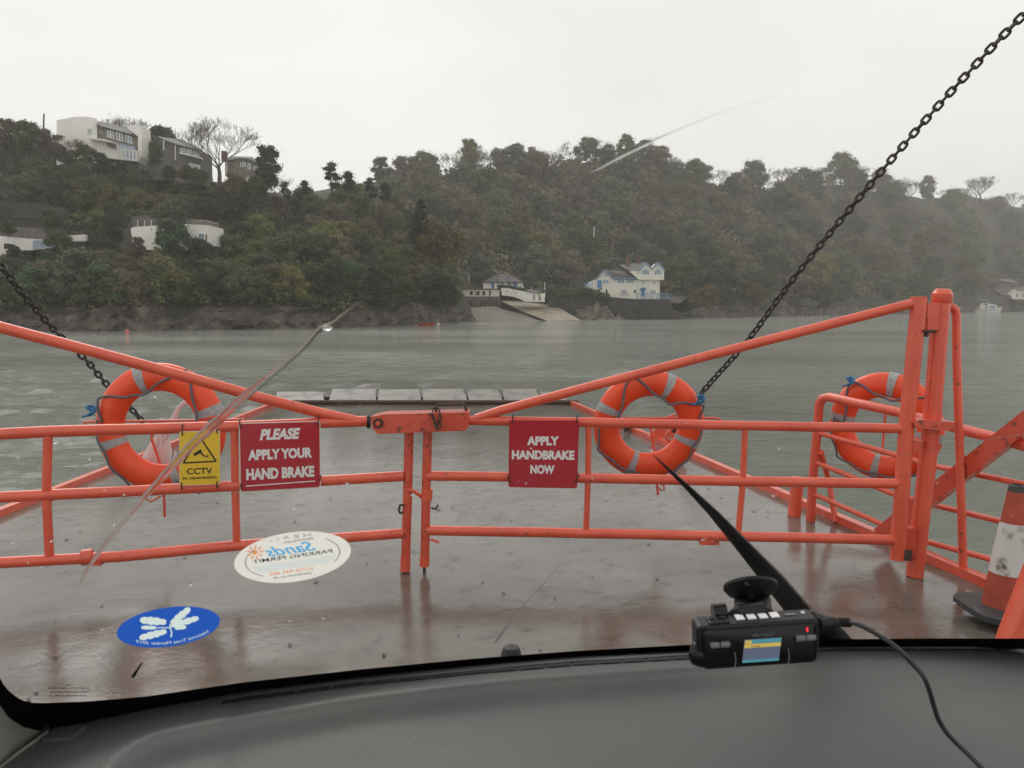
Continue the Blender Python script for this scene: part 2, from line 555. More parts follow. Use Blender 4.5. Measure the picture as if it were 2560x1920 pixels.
def fit_text(s, w, h, offset=0.02, shear=0.0):
    v, f = text2d(s, 1.0, offset, shear)
    xs = [a[0] for a in v]; ys = [a[1] for a in v]
    cx, cy = (min(xs) + max(xs)) / 2, (min(ys) + max(ys)) / 2
    sx, sy = w / (max(xs) - min(xs)), h / (max(ys) - min(ys))
    return [((a - cx) * sx, (b_ - cy) * sy) for a, b_ in v], f

# ================================================================== SETTING
# haze box round everything
hz = MB().box((150, 520, 78), (2400, 1160, 170))
m = bpy.data.materials.new('river_mist'); m.use_nodes = True
nt = m.node_tree; nt.nodes.remove(nt.nodes['Principled BSDF'])
pv = nt.nodes.new('ShaderNodeVolumePrincipled')
pv.inputs['Color'].default_value = (0.95, 0.94, 0.91, 1)
pv.inputs['Density'].default_value = HAZE_DENSITY
pv.inputs['Anisotropy'].default_value = 0.3
nt.links.new(pv.outputs[0], nt.nodes['Material Output'].inputs['Volume'])
hz_o = struct('haze', hz, m, 'stuff')

# river
def grid_mesh(xs, ys, zf):
    v = [(x, y, zf(x, y)) for y in ys for x in xs]
    nx = len(xs)
    f = [(j * nx + i, j * nx + i + 1, (j + 1) * nx + i + 1, (j + 1) * nx + i) for j in range(len(ys) - 1) for i in range(nx - 1)]
    return v, f
w = MB()
ys = [-50, -20, 0] + list(np.geomspace(3, 90, 240)) + list(np.geomspace(93, 1080, 30))
us = np.linspace(-1, 1, 231)
vv = []
for y in ys:
    half = min(960, max(30, abs(y) * 1.05 + 6))
    for u in us:
        x = u * half
        z = WATER_Z
        if 2 < y < 95:
            k = (1.25 if x < -2 else max(0.25, 1.05 - (x + 2) / 9)) * max(0, min(1, (72 - y) / 40))
            z += k * 0.10 * (noise.noise(Vector((x * 0.45, y * 1.0, 0.3)))) + k * 0.07 * noise.noise(Vector((x * 1.0, y * 2.4, 5.1))) + k * 0.03 * noise.noise(Vector((x * 3.6, y * 5.6, 9.0)))
        vv.append((float(x), float(y), z))
nx = len(us)
w.add(vv, [(j * nx + i, j * nx + i + 1, (j + 1) * nx + i + 1, (j + 1) * nx + i) for j in range(len(ys) - 1) for i in range(nx - 1)])
struct('river_water', w, 'water', smooth=True)

# ---- terrain: two slopes, each a surface from its shore up to its ridge
NEAR_SHORE = [(-900, 838), (-500, 835), (0, 829), (400, 827), (700, 824), (900, 818), (1000, 813), (1100, 808), (1190, 804)]
NEAR_RIDGE = [(-900, 350), (-500, 365), (0, 372), (100, 376), (150, 400), (350, 412), (400, 432), (500, 452), (620, 465), (700, 510), (800, 505), (900, 515), (1000, 545), (1060, 590), (1110, 650), (1150, 720), (1178, 775), (1190, 800)]
NEAR_DEPTH = [(-900, 75), (0, 70), (900, 62), (1050, 50), (1130, 30), (1190, 8)]
FAR_SHORE = [(500, 815), (900, 809), (1160, 806), (1440, 800), (1700, 796), (2000, 790), (2300, 783.5), (2560, 779.5), (3000, 776), (3400, 775)]
FAR_RIDGE = [(500, 480), (800, 470), (950, 452), (1170, 428), (1300, 418), (1500, 408), (1620, 410), (1700, 436), (1800, 470), (1890, 466), (1990, 487), (2050, 466), (2120, 462), (2200, 484), (2300, 496), (2420, 490), (2560, 522), (3000, 560), (3400, 600)]
FAR_DEPTH = [(500, 150), (1170, 150), (1700, 165), (2300, 210), (2560, 240), (3400, 280)]

def shore_Y(px, shore):
    return Pz(px, interp(px, shore), WATER_Z).y

def ground(px, t, shore, ridge, depth):
    """t = 0 foot of the slope just above the shore rocks, 1 the ridge"""
    y0 = interp(px, shore); Y0 = shore_Y(px, shore)
    D = interp(px, depth)
    off = interp(px, [(1120, 0), (1175, 44), (1440, 46), (1600, 38), (1700, 22), (1790, 0)]) if shore is FAR_SHORE else 0
    Yend = Y0 + 2 + D
    Y = Y0 + 2 + off + (D - off) * (t if t <= 1 else 1 + (t - 1) * 2)
    top = interp(px, ridge)
    base = y0 - (22 + off * 1.1 if shore is FAR_SHORE else 46) * min(1, (y0 - top) / 200)
    if t <= 1:
        py = base + (top - base) * (t ** 0.92)
        p = P(px, py, Y)
    else:
        p = P(px, top, Yend)
        r = P(px, top, Y)
        p = Vector((r.x, Y, p.z - (t - 1) * 30))
    n = noise.noise(p * 0.06) * 1.6 + noise.noise(p * 0.2) * 0.5
    p.z += n * min(1, t * 4)
    return p

def near(px, t): return ground(px, t, NEAR_SHORE, NEAR_RIDGE, NEAR_DEPTH)
def far(px, t): return ground(px, t, FAR_SHORE, FAR_RIDGE, FAR_DEPTH)

def slope(fn, p0, p1, npx):
    ts = list(np.linspace(-0.05, 1, 40)) + [1.08, 1.2, 1.5, 2.0]
    pxs = np.linspace(p0, p1, npx)
    v = []
    for t in ts:
        for px in pxs:
            p = fn(float(px), max(0, float(t)))
            if t < 0:
                p.z = WATER_Z - 1
            v.append(tuple(p))
    n = len(pxs)
    return v, [(j * n + i, j * n + i + 1, (j + 1) * n + i + 1, (j + 1) * n + i) for j in range(len(ts) - 1) for i in range(n - 1)]
v, f = slope(near, -900, 1190, 170)
struct('headland_ground', MB().add(v, f), 'earth', smooth=True)
v, f = slope(far, 500, 3400, 200)
struct('hill_ground', MB().add(v, f), 'earth', smooth=True)

# ---- shore rocks: broken ledges between the water and the foot of the slope
def rock_band(fn, shore, p0, p1, n, hi, jag, seed, skip=None):
    mb = MB()
    rows = 11
    v = []
    pxs = np.linspace(p0, p1, n)
    for i, px in enumerate(pxs):
        px = float(px)
        Y0 = shore_Y(px, shore)
        x_at = Pz(px, interp(px, shore), WATER_Z).x
        hmul = (0.75 + 0.5 * noise.noise(Vector((px * 0.012, seed, 0)))) * (1 if fn is not near else max(0.02, min(1, (1196 - px) / 70)) ** .6)
        for j in range(rows):
            t = j / (rows - 1)
            base = Vector((x_at, Y0, 0))
            z = WATER_Z - 0.5 + (hi * hmul + 0.5) * t ** 0.8
            q = Vector((x_at * 0.35, z * 0.9, seed))
            cell = noise.voronoi(Vector((x_at * 0.30, z * 0.55 + x_at * 0.12, seed)))[0][0]
            rg = abs(noise.noise(q * 0.9)) * 1.6 + abs(noise.noise(q * 2.7)) * 0.7
            Y = Y0 + t * 3.2 - cell * jag - rg * jag * 0.6 + jag * 0.6
            x = x_at * (Y / Y0) + noise.noise(q * 3.1) * 0.4
            z += noise.noise(q * 2.1 + Vector((9, 0, 0))) * 0.45 * jag * (0 < t < 1)
            v.append((x, Y, z))
    fs = [(i * rows + j, (i + 1) * rows + j, (i + 1) * rows + j + 1, i * rows + j + 1) for i in range(n - 1) for j in range(rows - 1)]
    return mb.add(v, fs)
struct('headland_rocks', rock_band(near, NEAR_SHORE, -900, 1195, 620, 4.0, 1.5, 3.0), 'rock')
struct('far_shore_rocks', rock_band(far, FAR_SHORE, 1440, 3400, 640, 3.9, 1.6, 8.0), 'rock')

# beach and slipway
bw = MB()
by = [(1112, 806), (1200, 804), (1260, 803.5), (1330, 802.5), (1372, 801.5)]
bt = [(1120, 772, 12), (1200, 767, 16), (1240, 766, 20), (1262, 774, 14), (1374, 801, 0.6)]
rows_b = []
for k in range(5):
    lo = Pz(*by[k], WATER_Z - 0.05)
    hi = P(bt[k][0], bt[k][1], lo.y + bt[k][2])
    rows_b.append([lo.lerp(hi, q / 6) + Vector((0, 0, 0.25 * noise.noise(Vector((k * 2.0, q * 1.3, 0))) * (q not in (0,)))) for q in range(7)])
bw.add([p for r_ in rows_b for p in r_], [(k * 7 + q, (k + 1) * 7 + q, (k + 1) * 7 + q + 1, k * 7 + q + 1) for k in range(4) for q in range(6)])
bw.add([Pz(1150, 805, WATER_Z - .05) + Vector((0, 0, -1)), Pz(1372, 801.5, WATER_Z - .05) + Vector((0, 0, -1)), Pz(1372, 801.5, WATER_Z - .05), Pz(1150, 805, WATER_Z - .05)], [(0, 1, 2, 3)])
struct('beach', bw, 'beach', smooth=True)
Yw = Pz(1400, 802, WATER_Z).y
sl = MB()
A0, B0 = P(1368, 802, Yw), P(1452, 801, Yw)
A1, B1 = P(1251, 752, Yw + 24), P(1300, 752, Yw + 30)
A2, B2 = P(1305, 778, Yw + 11), P(1408, 775, Yw + 12)
B15 = P(1378, 760, Yw + 20); A15 = P(1275, 763, Yw + 18)
sl.add([A0, B0, B2, A2, B15, A15, B1, A1], [(0, 1, 2, 3), (3, 2, 4, 5), (5, 4, 6, 7)])
for a, b_ in ((A0, A2), (A2, A15), (A15, A1)):
    sl.add([a, b_, b_ + Vector((0, 0, -3.2)), a + Vector((0, 0, -1.0))], [(0, 1, 2, 3)])
slo = struct('slipway', sl, 'slip')
slo.data.materials.append(M['slip_dark'])
for pl in slo.data.polygons:
    if pl.index >= 3:
        pl.material_index = 1  # side faces take the much darker concrete
# ground bank behind the slip and quay buildings
bk = MB()
bk.add([P(1130, 725, Yw + 27), P(1250, 725, Yw + 27), P(1310, 729, Yw + 28), P(1362, 748, Yw + 19), P(1450, 745, Yw + 18), P(1700, 758, Yw + 17),
        P(1720, 742, Yw + 60), P(1440, 718, Yw + 62), P(1130, 710, Yw + 62)], [(0, 1, 2, 7, 8), (2, 3, 4, 7), (4, 5, 6, 7)])
struct('quay_ground', bk, 'earth')

# ================================================================== TREES
rng = np.random.default_rng(5)
def leaf_faces(blobs, n, size, rng, squash=0.85, shell=0.55):
    w_ = np.array([b_[3] ** 2 for b_ in blobs]); w_ = w_ / w_.sum()
    idx = rng.choice(len(blobs), n, p=w_)
    C = np.array([b_[:3] for b_ in blobs])[idx]; R_ = np.array([b_[3] for b_ in blobs])[idx]
    d = rng.normal(size=(n, 3)); d /= np.linalg.norm(d, axis=1)[:, None]
    d[:, 2] = np.where((d[:, 2] < -0.3) & (rng.random(n) < 0.6), -d[:, 2], d[:, 2])
    rad = R_ * (shell + (1.08 - shell) * rng.random(n) ** 0.5 + 0.30 * np.abs(rng.normal(size=n)) ** 1.5 * (rng.random(n) < 0.45))
    p = C + d * rad[:, None] * np.array([1, 1, squash])
    nrm = d + rng.normal(size=(n, 3)) * 0.65
    nrm /= np.linalg.norm(nrm, axis=1)[:, None]
    a = np.cross(nrm, rng.normal(size=(n, 3))); a /= np.linalg.norm(a, axis=1)[:, None]
    b_ = np.cross(nrm, a)
    s1 = size * (0.55 + 0.9 * rng.random(n))[:, None]; s2 = s1 * (0.45 + 0.5 * rng.random(n))[:, None]
    v = np.stack([p - a * s1, p - b_ * s2, p + a * s1, p + b_ * s2], axis=1).reshape(-1, 3)
    return v
def quad_mesh(name, v, m):
    n = len(v) // 4
    me = bpy.data.meshes.new(name)
    me.vertices.add(len(v)); me.vertices.foreach_set('co', v.astype(np.float32).ravel())
    me.loops.add(4 * n); me.loops.foreach_set('vertex_index', np.arange(4 * n, dtype=np.int32))
    me.polygons.add(n); me.polygons.foreach_set('loop_start', np.arange(0, 4 * n, 4, dtype=np.int32))
    me.update(calc_edges=True)
    me.materials.append(m)
    return me
def limb(mb, p, d, L, r, depth, rr_, spread=0.6, n=5, minr=0.012, gn=3):
    pts = [p]
    q = Vector(p); dd = Vector(d).normalized()
    for k in range(3):
        dd = (dd + Vector((rr_.uniform(-.16, .16), rr_.uniform(-.16, .16), rr_.uniform(-.04, .12)))).normalized()
        q = q + dd * L / 3
        pts.append(Vector(q))
    mb.tube(pts, [r, r * 0.88, r * 0.76, r * 0.62], n=n if r > 0.05 else gn, cap=False)
    if depth > 0:
        k = rr_.choice((2, 3, 3)) if depth > 1 else 3
        for i in range(k):
            a = rr_.uniform(0, 2 * math.pi)
            side = Vector((math.cos(a), math.sin(a), 0.15))
            nd = (dd + side * spread * rr_.uniform(0.7, 1.3)).normalized()
            limb(mb, pts[-1 if i < 2 else 2], nd, L * rr_.uniform(0.62, 0.85), max(minr, r * 0.6), depth - 1, rr_, spread, n, minr, gn)
PROTO = {}
for kind in range(5):
    r_ = random.Random(100 + kind)
    blobs = []
    nb = 34 + 3 * kind
    ex = r_.uniform(-.5, .5)
    for i in range(nb):
        a = r_.uniform(0, 6.283); u = r_.random() ** 0.5; zt = r_.random()
        wide = (0.55 + 0.75 * math.sin(math.pi * min(1, zt * 0.85 + 0.12))) * 2.9
        rad = u * wide
        z = 0.9 + 6.5 * zt - 0.25 * rad * zt
        blobs.append((rad * math.cos(a) + ex * zt, rad * math.sin(a), z, r_.uniform(0.55, 1.25)))
    if kind == 3:   # tall and narrow
        blobs = [(x * 0.55, y * 0.55, z * 1.12, q * 0.8) for x, y, z, q in blobs]
    v = leaf_faces(blobs, 10500, 0.165, rng, shell=0.40)
    crown = quad_mesh('crown', v, M['leaf'])
    tb = MB()
    limb(tb, Vector((0, 0, -1.2)), (r_.uniform(-.1, .1), r_.uniform(-.1, .1), 1), 3.8, 0.24, 2, r_, 0.7)
    PROTO['round%d' % kind] = (crown, mesh_of('trunk', tb.v, tb.f, M['bark'], True))
for kind in range(2):   # layered dark conifer
    r_ = random.Random(200 + kind)
    blobs = []
    for i in range(16):
        t = i / 15
        rad = (1 - t) * 1.9 + 0.2
        for k in range(3):
            a = r_.uniform(0, 6.283)
            blobs.append((math.cos(a) * rad * 0.6, math.sin(a) * rad * 0.6, 1.8 + t * 7.0, 0.35 + rad * 0.42))
    v = leaf_faces(blobs, 5200, 0.17, rng, squash=0.45, shell=0.4)
    tb = MB().tube([(0, 0, -1), (0.05, 0, 4), (0, 0, 8.6)], [0.22, 0.15, 0.04], 6)
    PROTO['conifer%d' % kind] = (quad_mesh('crown', v, M['leaf']), mesh_of('trunk', tb.v, tb.f, M['bark'], True))
for kind in range(2):   # windblown pine with clumps on bare limbs
    r_ = random.Random(300 + kind)
    tb = MB(); tips = []
    tb.tube([(0, 0, -1), (0.2, 0, 3), (-0.1, 0.1, 5.6), (0.25, 0, 7.6)], [0.24, 0.19, 0.13, 0.05], 6)
    blobs = [(0.25, 0, 7.6, 0.8), (0, 0.1, 6.8, 0.8)]
    for i in range(10):
        z = r_.uniform(2.6, 7.0); a = r_.uniform(0, 6.283); L = r_.uniform(0.8, 2.2) * (1 - 0.07 * z)
        e = Vector((math.cos(a) * L, math.sin(a) * L, z + 0.6))
        tb.tube([(0.05, 0, z), e * 0.5 + Vector((0, 0, z * 0.5)), e], [0.07, 0.05, 0.03], 4)
        blobs.append((e.x, e.y, e.z, r_.uniform(0.5, 0.95)))
    v = leaf_faces(blobs, 3600, 0.15, rng, squash=0.6, shell=0.35)
    PROTO['pine%d' % kind] = (quad_mesh('crown', v, M['leaf']), mesh_of('trunk', tb.v, tb.f, M['bark'], True))
for kind in range(4):   # leafless
    r_ = random.Random(400 + kind)
    tb = MB()
    tb.tube([(0, 0, -1), (0.1, 0, 1.0), (0.0, 0.1, 1.9)], [0.30, 0.24, 0.21], 7)
    tw = MB()
    for i in range(5 + kind % 3):
        a = 6.283 * i / (5 + kind % 3) + r_.uniform(-.3, .3)
        limb(tw, Vector((0, 0.1, 1.5 + 0.3 * (i % 2))), (math.cos(a) * 1.15, math.sin(a) * 1.15, 1), 2.0, 0.10, 6, r_, 0.70, 5, 0.0125)
    PROTO['bare%d' % kind] = (mesh_of('branches', tw.v, tw.f, M['twig']), mesh_of('trunk', tb.v, tb.f, M['bark'], True))

def plant(proto, loc, scale, rotz, col, name, label, cat, group, sz=1.0):
    o = thing(name, loc, label, cat, group)
    o.rotation_euler = (0, 0, rotz)
    o.scale = (scale, scale, scale * sz)
    a, b_ = PROTO[proto]
    c = link('branches' if proto.startswith('bare') else 'crown', a, o)
    c.color = (*col, 1)
    t = link('trunk', b_, o)
    return o
COLS = {
    'dark green': (0.032, 0.044, 0.018), 'olive green': (0.080, 0.078, 0.026), 'mid green': (0.060, 0.082, 0.030),
    'brownish': (0.088, 0.073, 0.040), 'ochre': (0.135, 0.108, 0.034), 'yellow green': (0.105, 0.108, 0.034),
    'grey brown': (0.110, 0.094, 0.066), 'grey green': (0.078, 0.086, 0.052)}
def jcol(c, r_):
    k = r_.uniform(0.72, 1.3) * 1.5
    return tuple(a * k * r_.uniform(0.94, 1.06) for a in COLS[c])

# what stands on the slopes and must stay in sight: (x0, y0, x1, y1, distance)
KEEP = [(140, 285, 360, 385, 175), (355, 340, 505, 408, 175), (556, 385, 655, 425, 175), (0, 520, 140, 628, 140), (160, 588, 215, 610, 140),
        (322, 560, 385, 618, 140), (478, 545, 524, 608, 140),
        (1150, 672, 1455, 800, 213), (1455, 655, 1675, 800, 213), (2492, 702, 2575, 742, 470), (395, 300, 640, 440, 170)]
def blocked(px, py, Y, hpx, wpx):
    for x0, y0, x1, y1, d in KEEP:
        if Y < d + 4 and px + wpx * 0.8 > x0 and px - wpx * 0.8 < x1 and py - hpx < y1 and py > y0 - 2:
            return True
    return False
def to_px(p):
    x, y, z = p.x, p.y, p.z - CAM_Z
    fwd = y * CT - z * ST
    up = y * ST + z * CT
    return 1280 + 2048 * x / fwd, 960 - 2048 * up / fwd
tr_rnd = random.Random(31)
def zone_near(px, t):
    row = 'above shore rocks' if t < 0.2 else 'low on slope' if t < 0.42 else 'halfway up slope' if t < 0.68 else 'near slope top' if t < 0.9 else 'on skyline'
    if px < 170: at = 'at the left edge'
    elif px < 320: at = 'below the white hilltop house'
    elif px < 540: at = 'below the slate house'
    elif px < 700: at = 'below the end house'
    elif px < 900: at = 'in mid headland'
    elif px < 1040: at = 'beside the dark conifer'
    else: at = 'at the headland tip'
    return row, at
def zone_far(px, t):
    row = 'at far hill foot' if t < 0.2 else 'low on far hill' if t < 0.42 else 'halfway up far hill' if t < 0.68 else 'high on far hill' if t < 0.9 else 'on far ridge'
    if px < 1300: at = 'over the quay buildings'
    elif px < 1500: at = 'left of the blue-shuttered house'
    elif px < 1700: at = 'over the blue-shuttered house'
    elif px < 1950: at = 'left of the right chain'
    elif px < 2200: at = 'over the yellow floats'
    elif px < 2400: at = 'behind the tall hinge post'
    else: at = 'above the motor boat'
    return row, at
PLANTED = {}
def name_trees():
    """each look-alike in a zone is told apart by its place from the left"""
    for lab, l in PLANTED.items():
        l.sort(key=lambda q: to_px(q.location)[0])
        n = len(l)
        for i, o in enumerate(l):
            if n == 1: pre = ''
            elif i == 0: pre = 'leftmost '
            elif i == n - 1: pre = 'rightmost '
            elif n == 3: pre = 'middle '
            else: pre = ('second ', 'third ', 'fourth ', 'fifth ', 'sixth ', 'seventh ')[min(i - 1, 5)]
            o['label'] = pre + lab
cnt = 0
def forest(fn, zone, p0, p1, step, rows, hts, palette, word, bare_top):
    global cnt
    for ri, t in enumerate(rows):
        x = p0 + (step / 2 if ri % 2 else 0)
        while x < p1:
            px = x + tr_rnd.uniform(-.3, .3) * step
            tt = min(1.0, max(0.02, t + tr_rnd.uniform(-.045, .045)))
            x += step * tr_rnd.uniform(0.9, 1.1)
            p = fn(px, tt)
            sx, sy = to_px(p)
            h = tr_rnd.uniform(*hts) * min(1.55, max(1.0, p.y / 310))
            hpx = h * 2048 / p.y; wpx = hpx * 0.42
            while blocked(sx, sy, p.y, hpx, wpx) and h > 2.2:
                h *= 0.7; hpx = h * 2048 / p.y; wpx = hpx * 0.42
            if h <= 2.2:
                continue
            c = tr_rnd.choices(list(palette.keys()), list(palette.values()))[0]
            kind = 'round%d' % tr_rnd.randrange(5)
            k = h / 8.0
            if bare_top and tt > 0.86 and tr_rnd.random() < bare_top:
                kind = 'bare%d' % tr_rnd.randrange(4); c = 'grey brown'
                k = h / 8.8
            row, at = zone(px, tt)
            nm = 'bare_tree' if kind.startswith('bare') else 'leafy_tree'
            desc = 'leafless grey' if nm == 'bare_tree' else c + ' bushy'
            lab = '%s tree, %s, %s' % (desc, row, at)
            o_ = plant(kind, p, k, tr_rnd.uniform(0, 6.28), jcol(c, tr_rnd), nm, lab, 'tree', ('trees on the left headland' if fn is near else 'trees on the far hill'), tr_rnd.uniform(0.8, 1.05))
            PLANTED.setdefault(lab, []).append(o_)
            cnt += 1
forest(near, zone_near, -60, 1165, 66, [0.03, 0.16, 0.30, 0.45, 0.60, 0.76, 0.92],
       (5.2, 7.6), {'dark green': 5, 'olive green': 5, 'mid green': 3, 'brownish': 3, 'ochre': 0.8, 'yellow green': 0.8, 'grey green': 1}, 'headland', 0.12)
forest(far, zone_far, 1010, 2640, 100, [0.04, 0.20, 0.36, 0.52, 0.68, 0.83],
       (9.5, 13.5), {'dark green': 4, 'olive green': 4, 'mid green': 2, 'brownish': 4, 'ochre': 0.5, 'grey brown': 4, 'grey green': 4}, 'far hill', 0.0)
forest(far, zone_far, 960, 2590, 42, [0.955],
       (8.5, 12.5), {'dark green': 3, 'olive green': 3, 'mid green': 1, 'brownish': 2, 'grey brown': 5, 'grey green': 5}, 'far hill', 0.50)
name_trees()

# single trees one can pick out
def put(proto, px, py, Y, hgt, col, name, label, cat='tree', sz=1.0, rot=0.5):
    top = {'r': 8.3, 'c': 9.0, 'p': 8.3, 'b': 8.8}[proto[0]]
    return plant(proto, P(px, py, Y), hgt / top, rot, col, name, label, cat, None, sz)
put('bare1', 548, 452, 158, 13.2, COLS['grey brown'], 'bare_tree', 'large spreading bare tree between the grey slate house and the end house', rot=1.2)
put('bare2', 318, 392, 182, 10.0, COLS['grey brown'], 'bare_tree', 'wide bare tree rising behind the white house on the hill', rot=2.0)
put('bare0', 190, 410, 150, 5.4, COLS['grey brown'], 'bare_tree', 'small bare tree in front of the curved white wall', rot=0.2)
put('round1', 405, 405, 185, 8.5, COLS['dark green'], 'leafy_tree', 'dark rounded tree behind the roof of the slate house')
put('round3', 388, 418, 150, 4.3, COLS['mid green'], 'leafy_tree', 'green shrubby tree between the white house and the slate house')
put('round3', 668, 478, 160, 8.4, COLS['dark green'], 'leafy_tree', 'dark upright tree right of the end house')
put('pine0', 828, 510, 150, 7.5, COLS['dark green'], 'pine_tree', 'tallest dark pine of the headland skyline')
put('pine1', 868, 512, 150, 6.0, COLS['dark green'], 'pine_tree', 'second dark pine just right of the tallest one')
put('pine1', 760, 515, 150, 4.6, COLS['dark green'], 'pine_tree', 'short dark pine left of the tallest one')
put('pine0', 712, 520, 152, 4.8, COLS['dark green'], 'pine_tree', 'dark pine in the skyline dip beside the end house')
put('pine0', 924, 522, 150, 5.6, COLS['dark green'], 'pine_tree', 'dark pine where the headland meets the misty hill')
put('pine1', 960, 540, 150, 6.0, COLS['dark green'], 'pine_tree', 'rightmost dark pine of the headland skyline')
put('round4', 165, 412, 150, 3.4, COLS['brownish'], 'leafy_tree', 'brownish bush below the left end of the curved white wall')
put('round2', 215, 415, 149, 4.2, COLS['olive green'], 'leafy_tree', 'olive bush below the middle of the curved white wall')
put('round1', 252, 418, 149, 2.8, COLS['dark green'], 'leafy_tree', 'dark low bush below the balcony of the white house')
put('round0', 305, 430, 148, 2.0, COLS['dark green'], 'leafy_tree', 'dark low bush below the conservatory')
put('round3', 20, 392, 150, 6.5, COLS['brownish'], 'leafy_tree', 'brownish tree on the skyline at the left edge')
put('round1', 70, 394, 150, 7.0, COLS['olive green'], 'leafy_tree', 'olive tree on the skyline left of the telegraph pole')
put('round4', 124, 398, 150, 5.6, COLS['grey brown'], 'leafy_tree', 'grey brown bush just right of the telegraph pole')
put('round0', 470, 455, 150, 3.0, COLS['olive green'], 'leafy_tree', 'low olive bush below the slate house window')
put('round2', 590, 486, 150, 4.0, COLS['ochre'], 'leafy_tree', 'ochre bush below the end house')
put('round1', 640, 492, 150, 4.0, COLS['olive green'], 'leafy_tree', 'olive bush right below the end house')
put('round4', 20, 588, 124, 2.6, COLS['olive green'], 'leafy_tree', 'low olive bush on the terrace at the left edge')
put('round1', 128, 585, 124, 4.2, COLS['mid green'], 'leafy_tree', 'mid green tree at the right end of the dark terrace wall')
put('round2', 150, 640, 120, 4.0, COLS['olive green'], 'leafy_tree', 'olive tree in front of the short white garden wall')
put('round0', 40, 655, 120, 2.4, COLS['dark green'], 'leafy_tree', 'dark bush below the white building at the left edge')
put('round3', 345, 652, 122, 3.4, COLS['brownish'], 'leafy_tree', 'brownish bush below the left end of the garage building')
put('round2', 505, 650, 122, 3.4, COLS['dark green'], 'leafy_tree', 'dark bush below the garage door')
put('round0', 425, 452, 149, 2.8, COLS['dark green'], 'leafy_tree', 'dark bush below the slate house gable')
put('round2', 500, 466, 149, 3.4, COLS['olive green'], 'leafy_tree', 'olive bush at the foot of the large bare tree')
put('conifer0', 1052, 640, 138, 9.3, (0.016, 0.026, 0.016), 'conifer_tree', 'narrow very dark conifer near the tip of the headland')
put('round2', 1100, 672, 138, 8.6, (0.115, 0.085, 0.030), 'leafy_tree', 'ochre autumn tree right of the dark conifer')
put('round0', 985, 700, 128, 5.0, COLS['yellow green'], 'leafy_tree', 'pale yellow green tree left below the dark conifer')
put('round4', 845, 705, 122, 4.2, (0.05, 0.085, 0.028), 'leafy_tree', 'bright green round bush in the middle of the headland')
put('round1', 432, 655, 124, 6.4, (0.055, 0.090, 0.042), 'leafy_tree', 'fresh green tree hiding the middle of the white garage building', sz=1.1)
put('round2', 282, 688, 122, 4.0, COLS['yellow green'], 'leafy_tree', 'yellow green bush left below the white garage building')
put('round3', 282, 615, 130, 6.2, COLS['dark green'], 'leafy_tree', 'dark tree left of the white garage building')
put('round0', 1104, 775, 138, 6.0, COLS['dark green'], 'leafy_tree', 'dark tree overhanging the water at the headland tip')
put('round0', 1322, 728, 215, 5.2, COLS['grey green'], 'leafy_tree', 'round bush right of the hipped quay building')
put('round4', 1765, 772, 215, 7.0, (0.150, 0.105, 0.030), 'leafy_tree', 'ochre tree right of the blue and white house, above the shore')
put('round2', 1880, 770, 235, 8.0, (0.100, 0.080, 0.036), 'leafy_tree', 'brownish golden tree left of the chain above the shore')
put('round1', 2060, 775, 265, 9.0, (0.075, 0.078, 0.034), 'leafy_tree', 'olive round tree above the yellow floats')
put('bare2', 1180, 436, 325, 13, COLS['grey brown'], 'bare_tree', 'tall bare tree on the misty ridge above the quay')
put('bare1', 1500, 402, 318, 9, COLS['grey brown'], 'bare_tree', 'bare tree on the highest part of the far ridge')
put('bare0', 1890, 470, 345, 12, COLS['grey brown'], 'bare_tree', 'bare tree on the ridge left of the right chain')
put('bare2', 1962, 480, 350, 12, COLS['grey brown'], 'bare_tree', 'bare tree in the ridge notch left of the chain')
put('bare1', 2130, 472, 380, 13, COLS['grey brown'], 'bare_tree', 'bare tree on the ridge just behind the chain')
put('bare2', 2450, 500, 480, 16, COLS['grey brown'], 'bare_tree', 'bare tree on the ridge above the tall hinge post')

# hedges, scrub and the closed wood between the single trees: nobody could count it
def scrub(fn, p0, p1, nb, n, size, r0, r1):
    r_ = random.Random(77); blobs = []
    while len(blobs) < nb:
        px = r_.uniform(p0, p1); t = r_.random() ** 0.85 * 0.99 + 0.005
        p = fn(px, t)
        rad = r_.uniform(r0, r1)
        sx, sy = to_px(p); rp = rad * 2048 / p.y
        if any(p.y < d + 4 and x0 - rp < sx < x1 + rp and y0 - rp * .4 < sy < y1 + rp for x0, y0, x1, y1, d in KEEP):
            nb -= 1
            continue
        blobs.append((p.x, p.y, p.z + rad * 0.25, rad))
    return leaf_faces(blobs, n, size, rng, squash=0.7, shell=0.8)
o = link('undergrowth', quad_mesh('undergrowth', scrub(near, -200, 1180, 1100, 100000, 0.26, 0.9, 2.1), M['under'])); o['kind'] = 'stuff'
o = link('far_wood', quad_mesh('far_wood', scrub(far, 950, 2800, 1700, 130000, 0.50, 1.9, 4.2), M['far_under'])); o['kind'] = 'stuff'

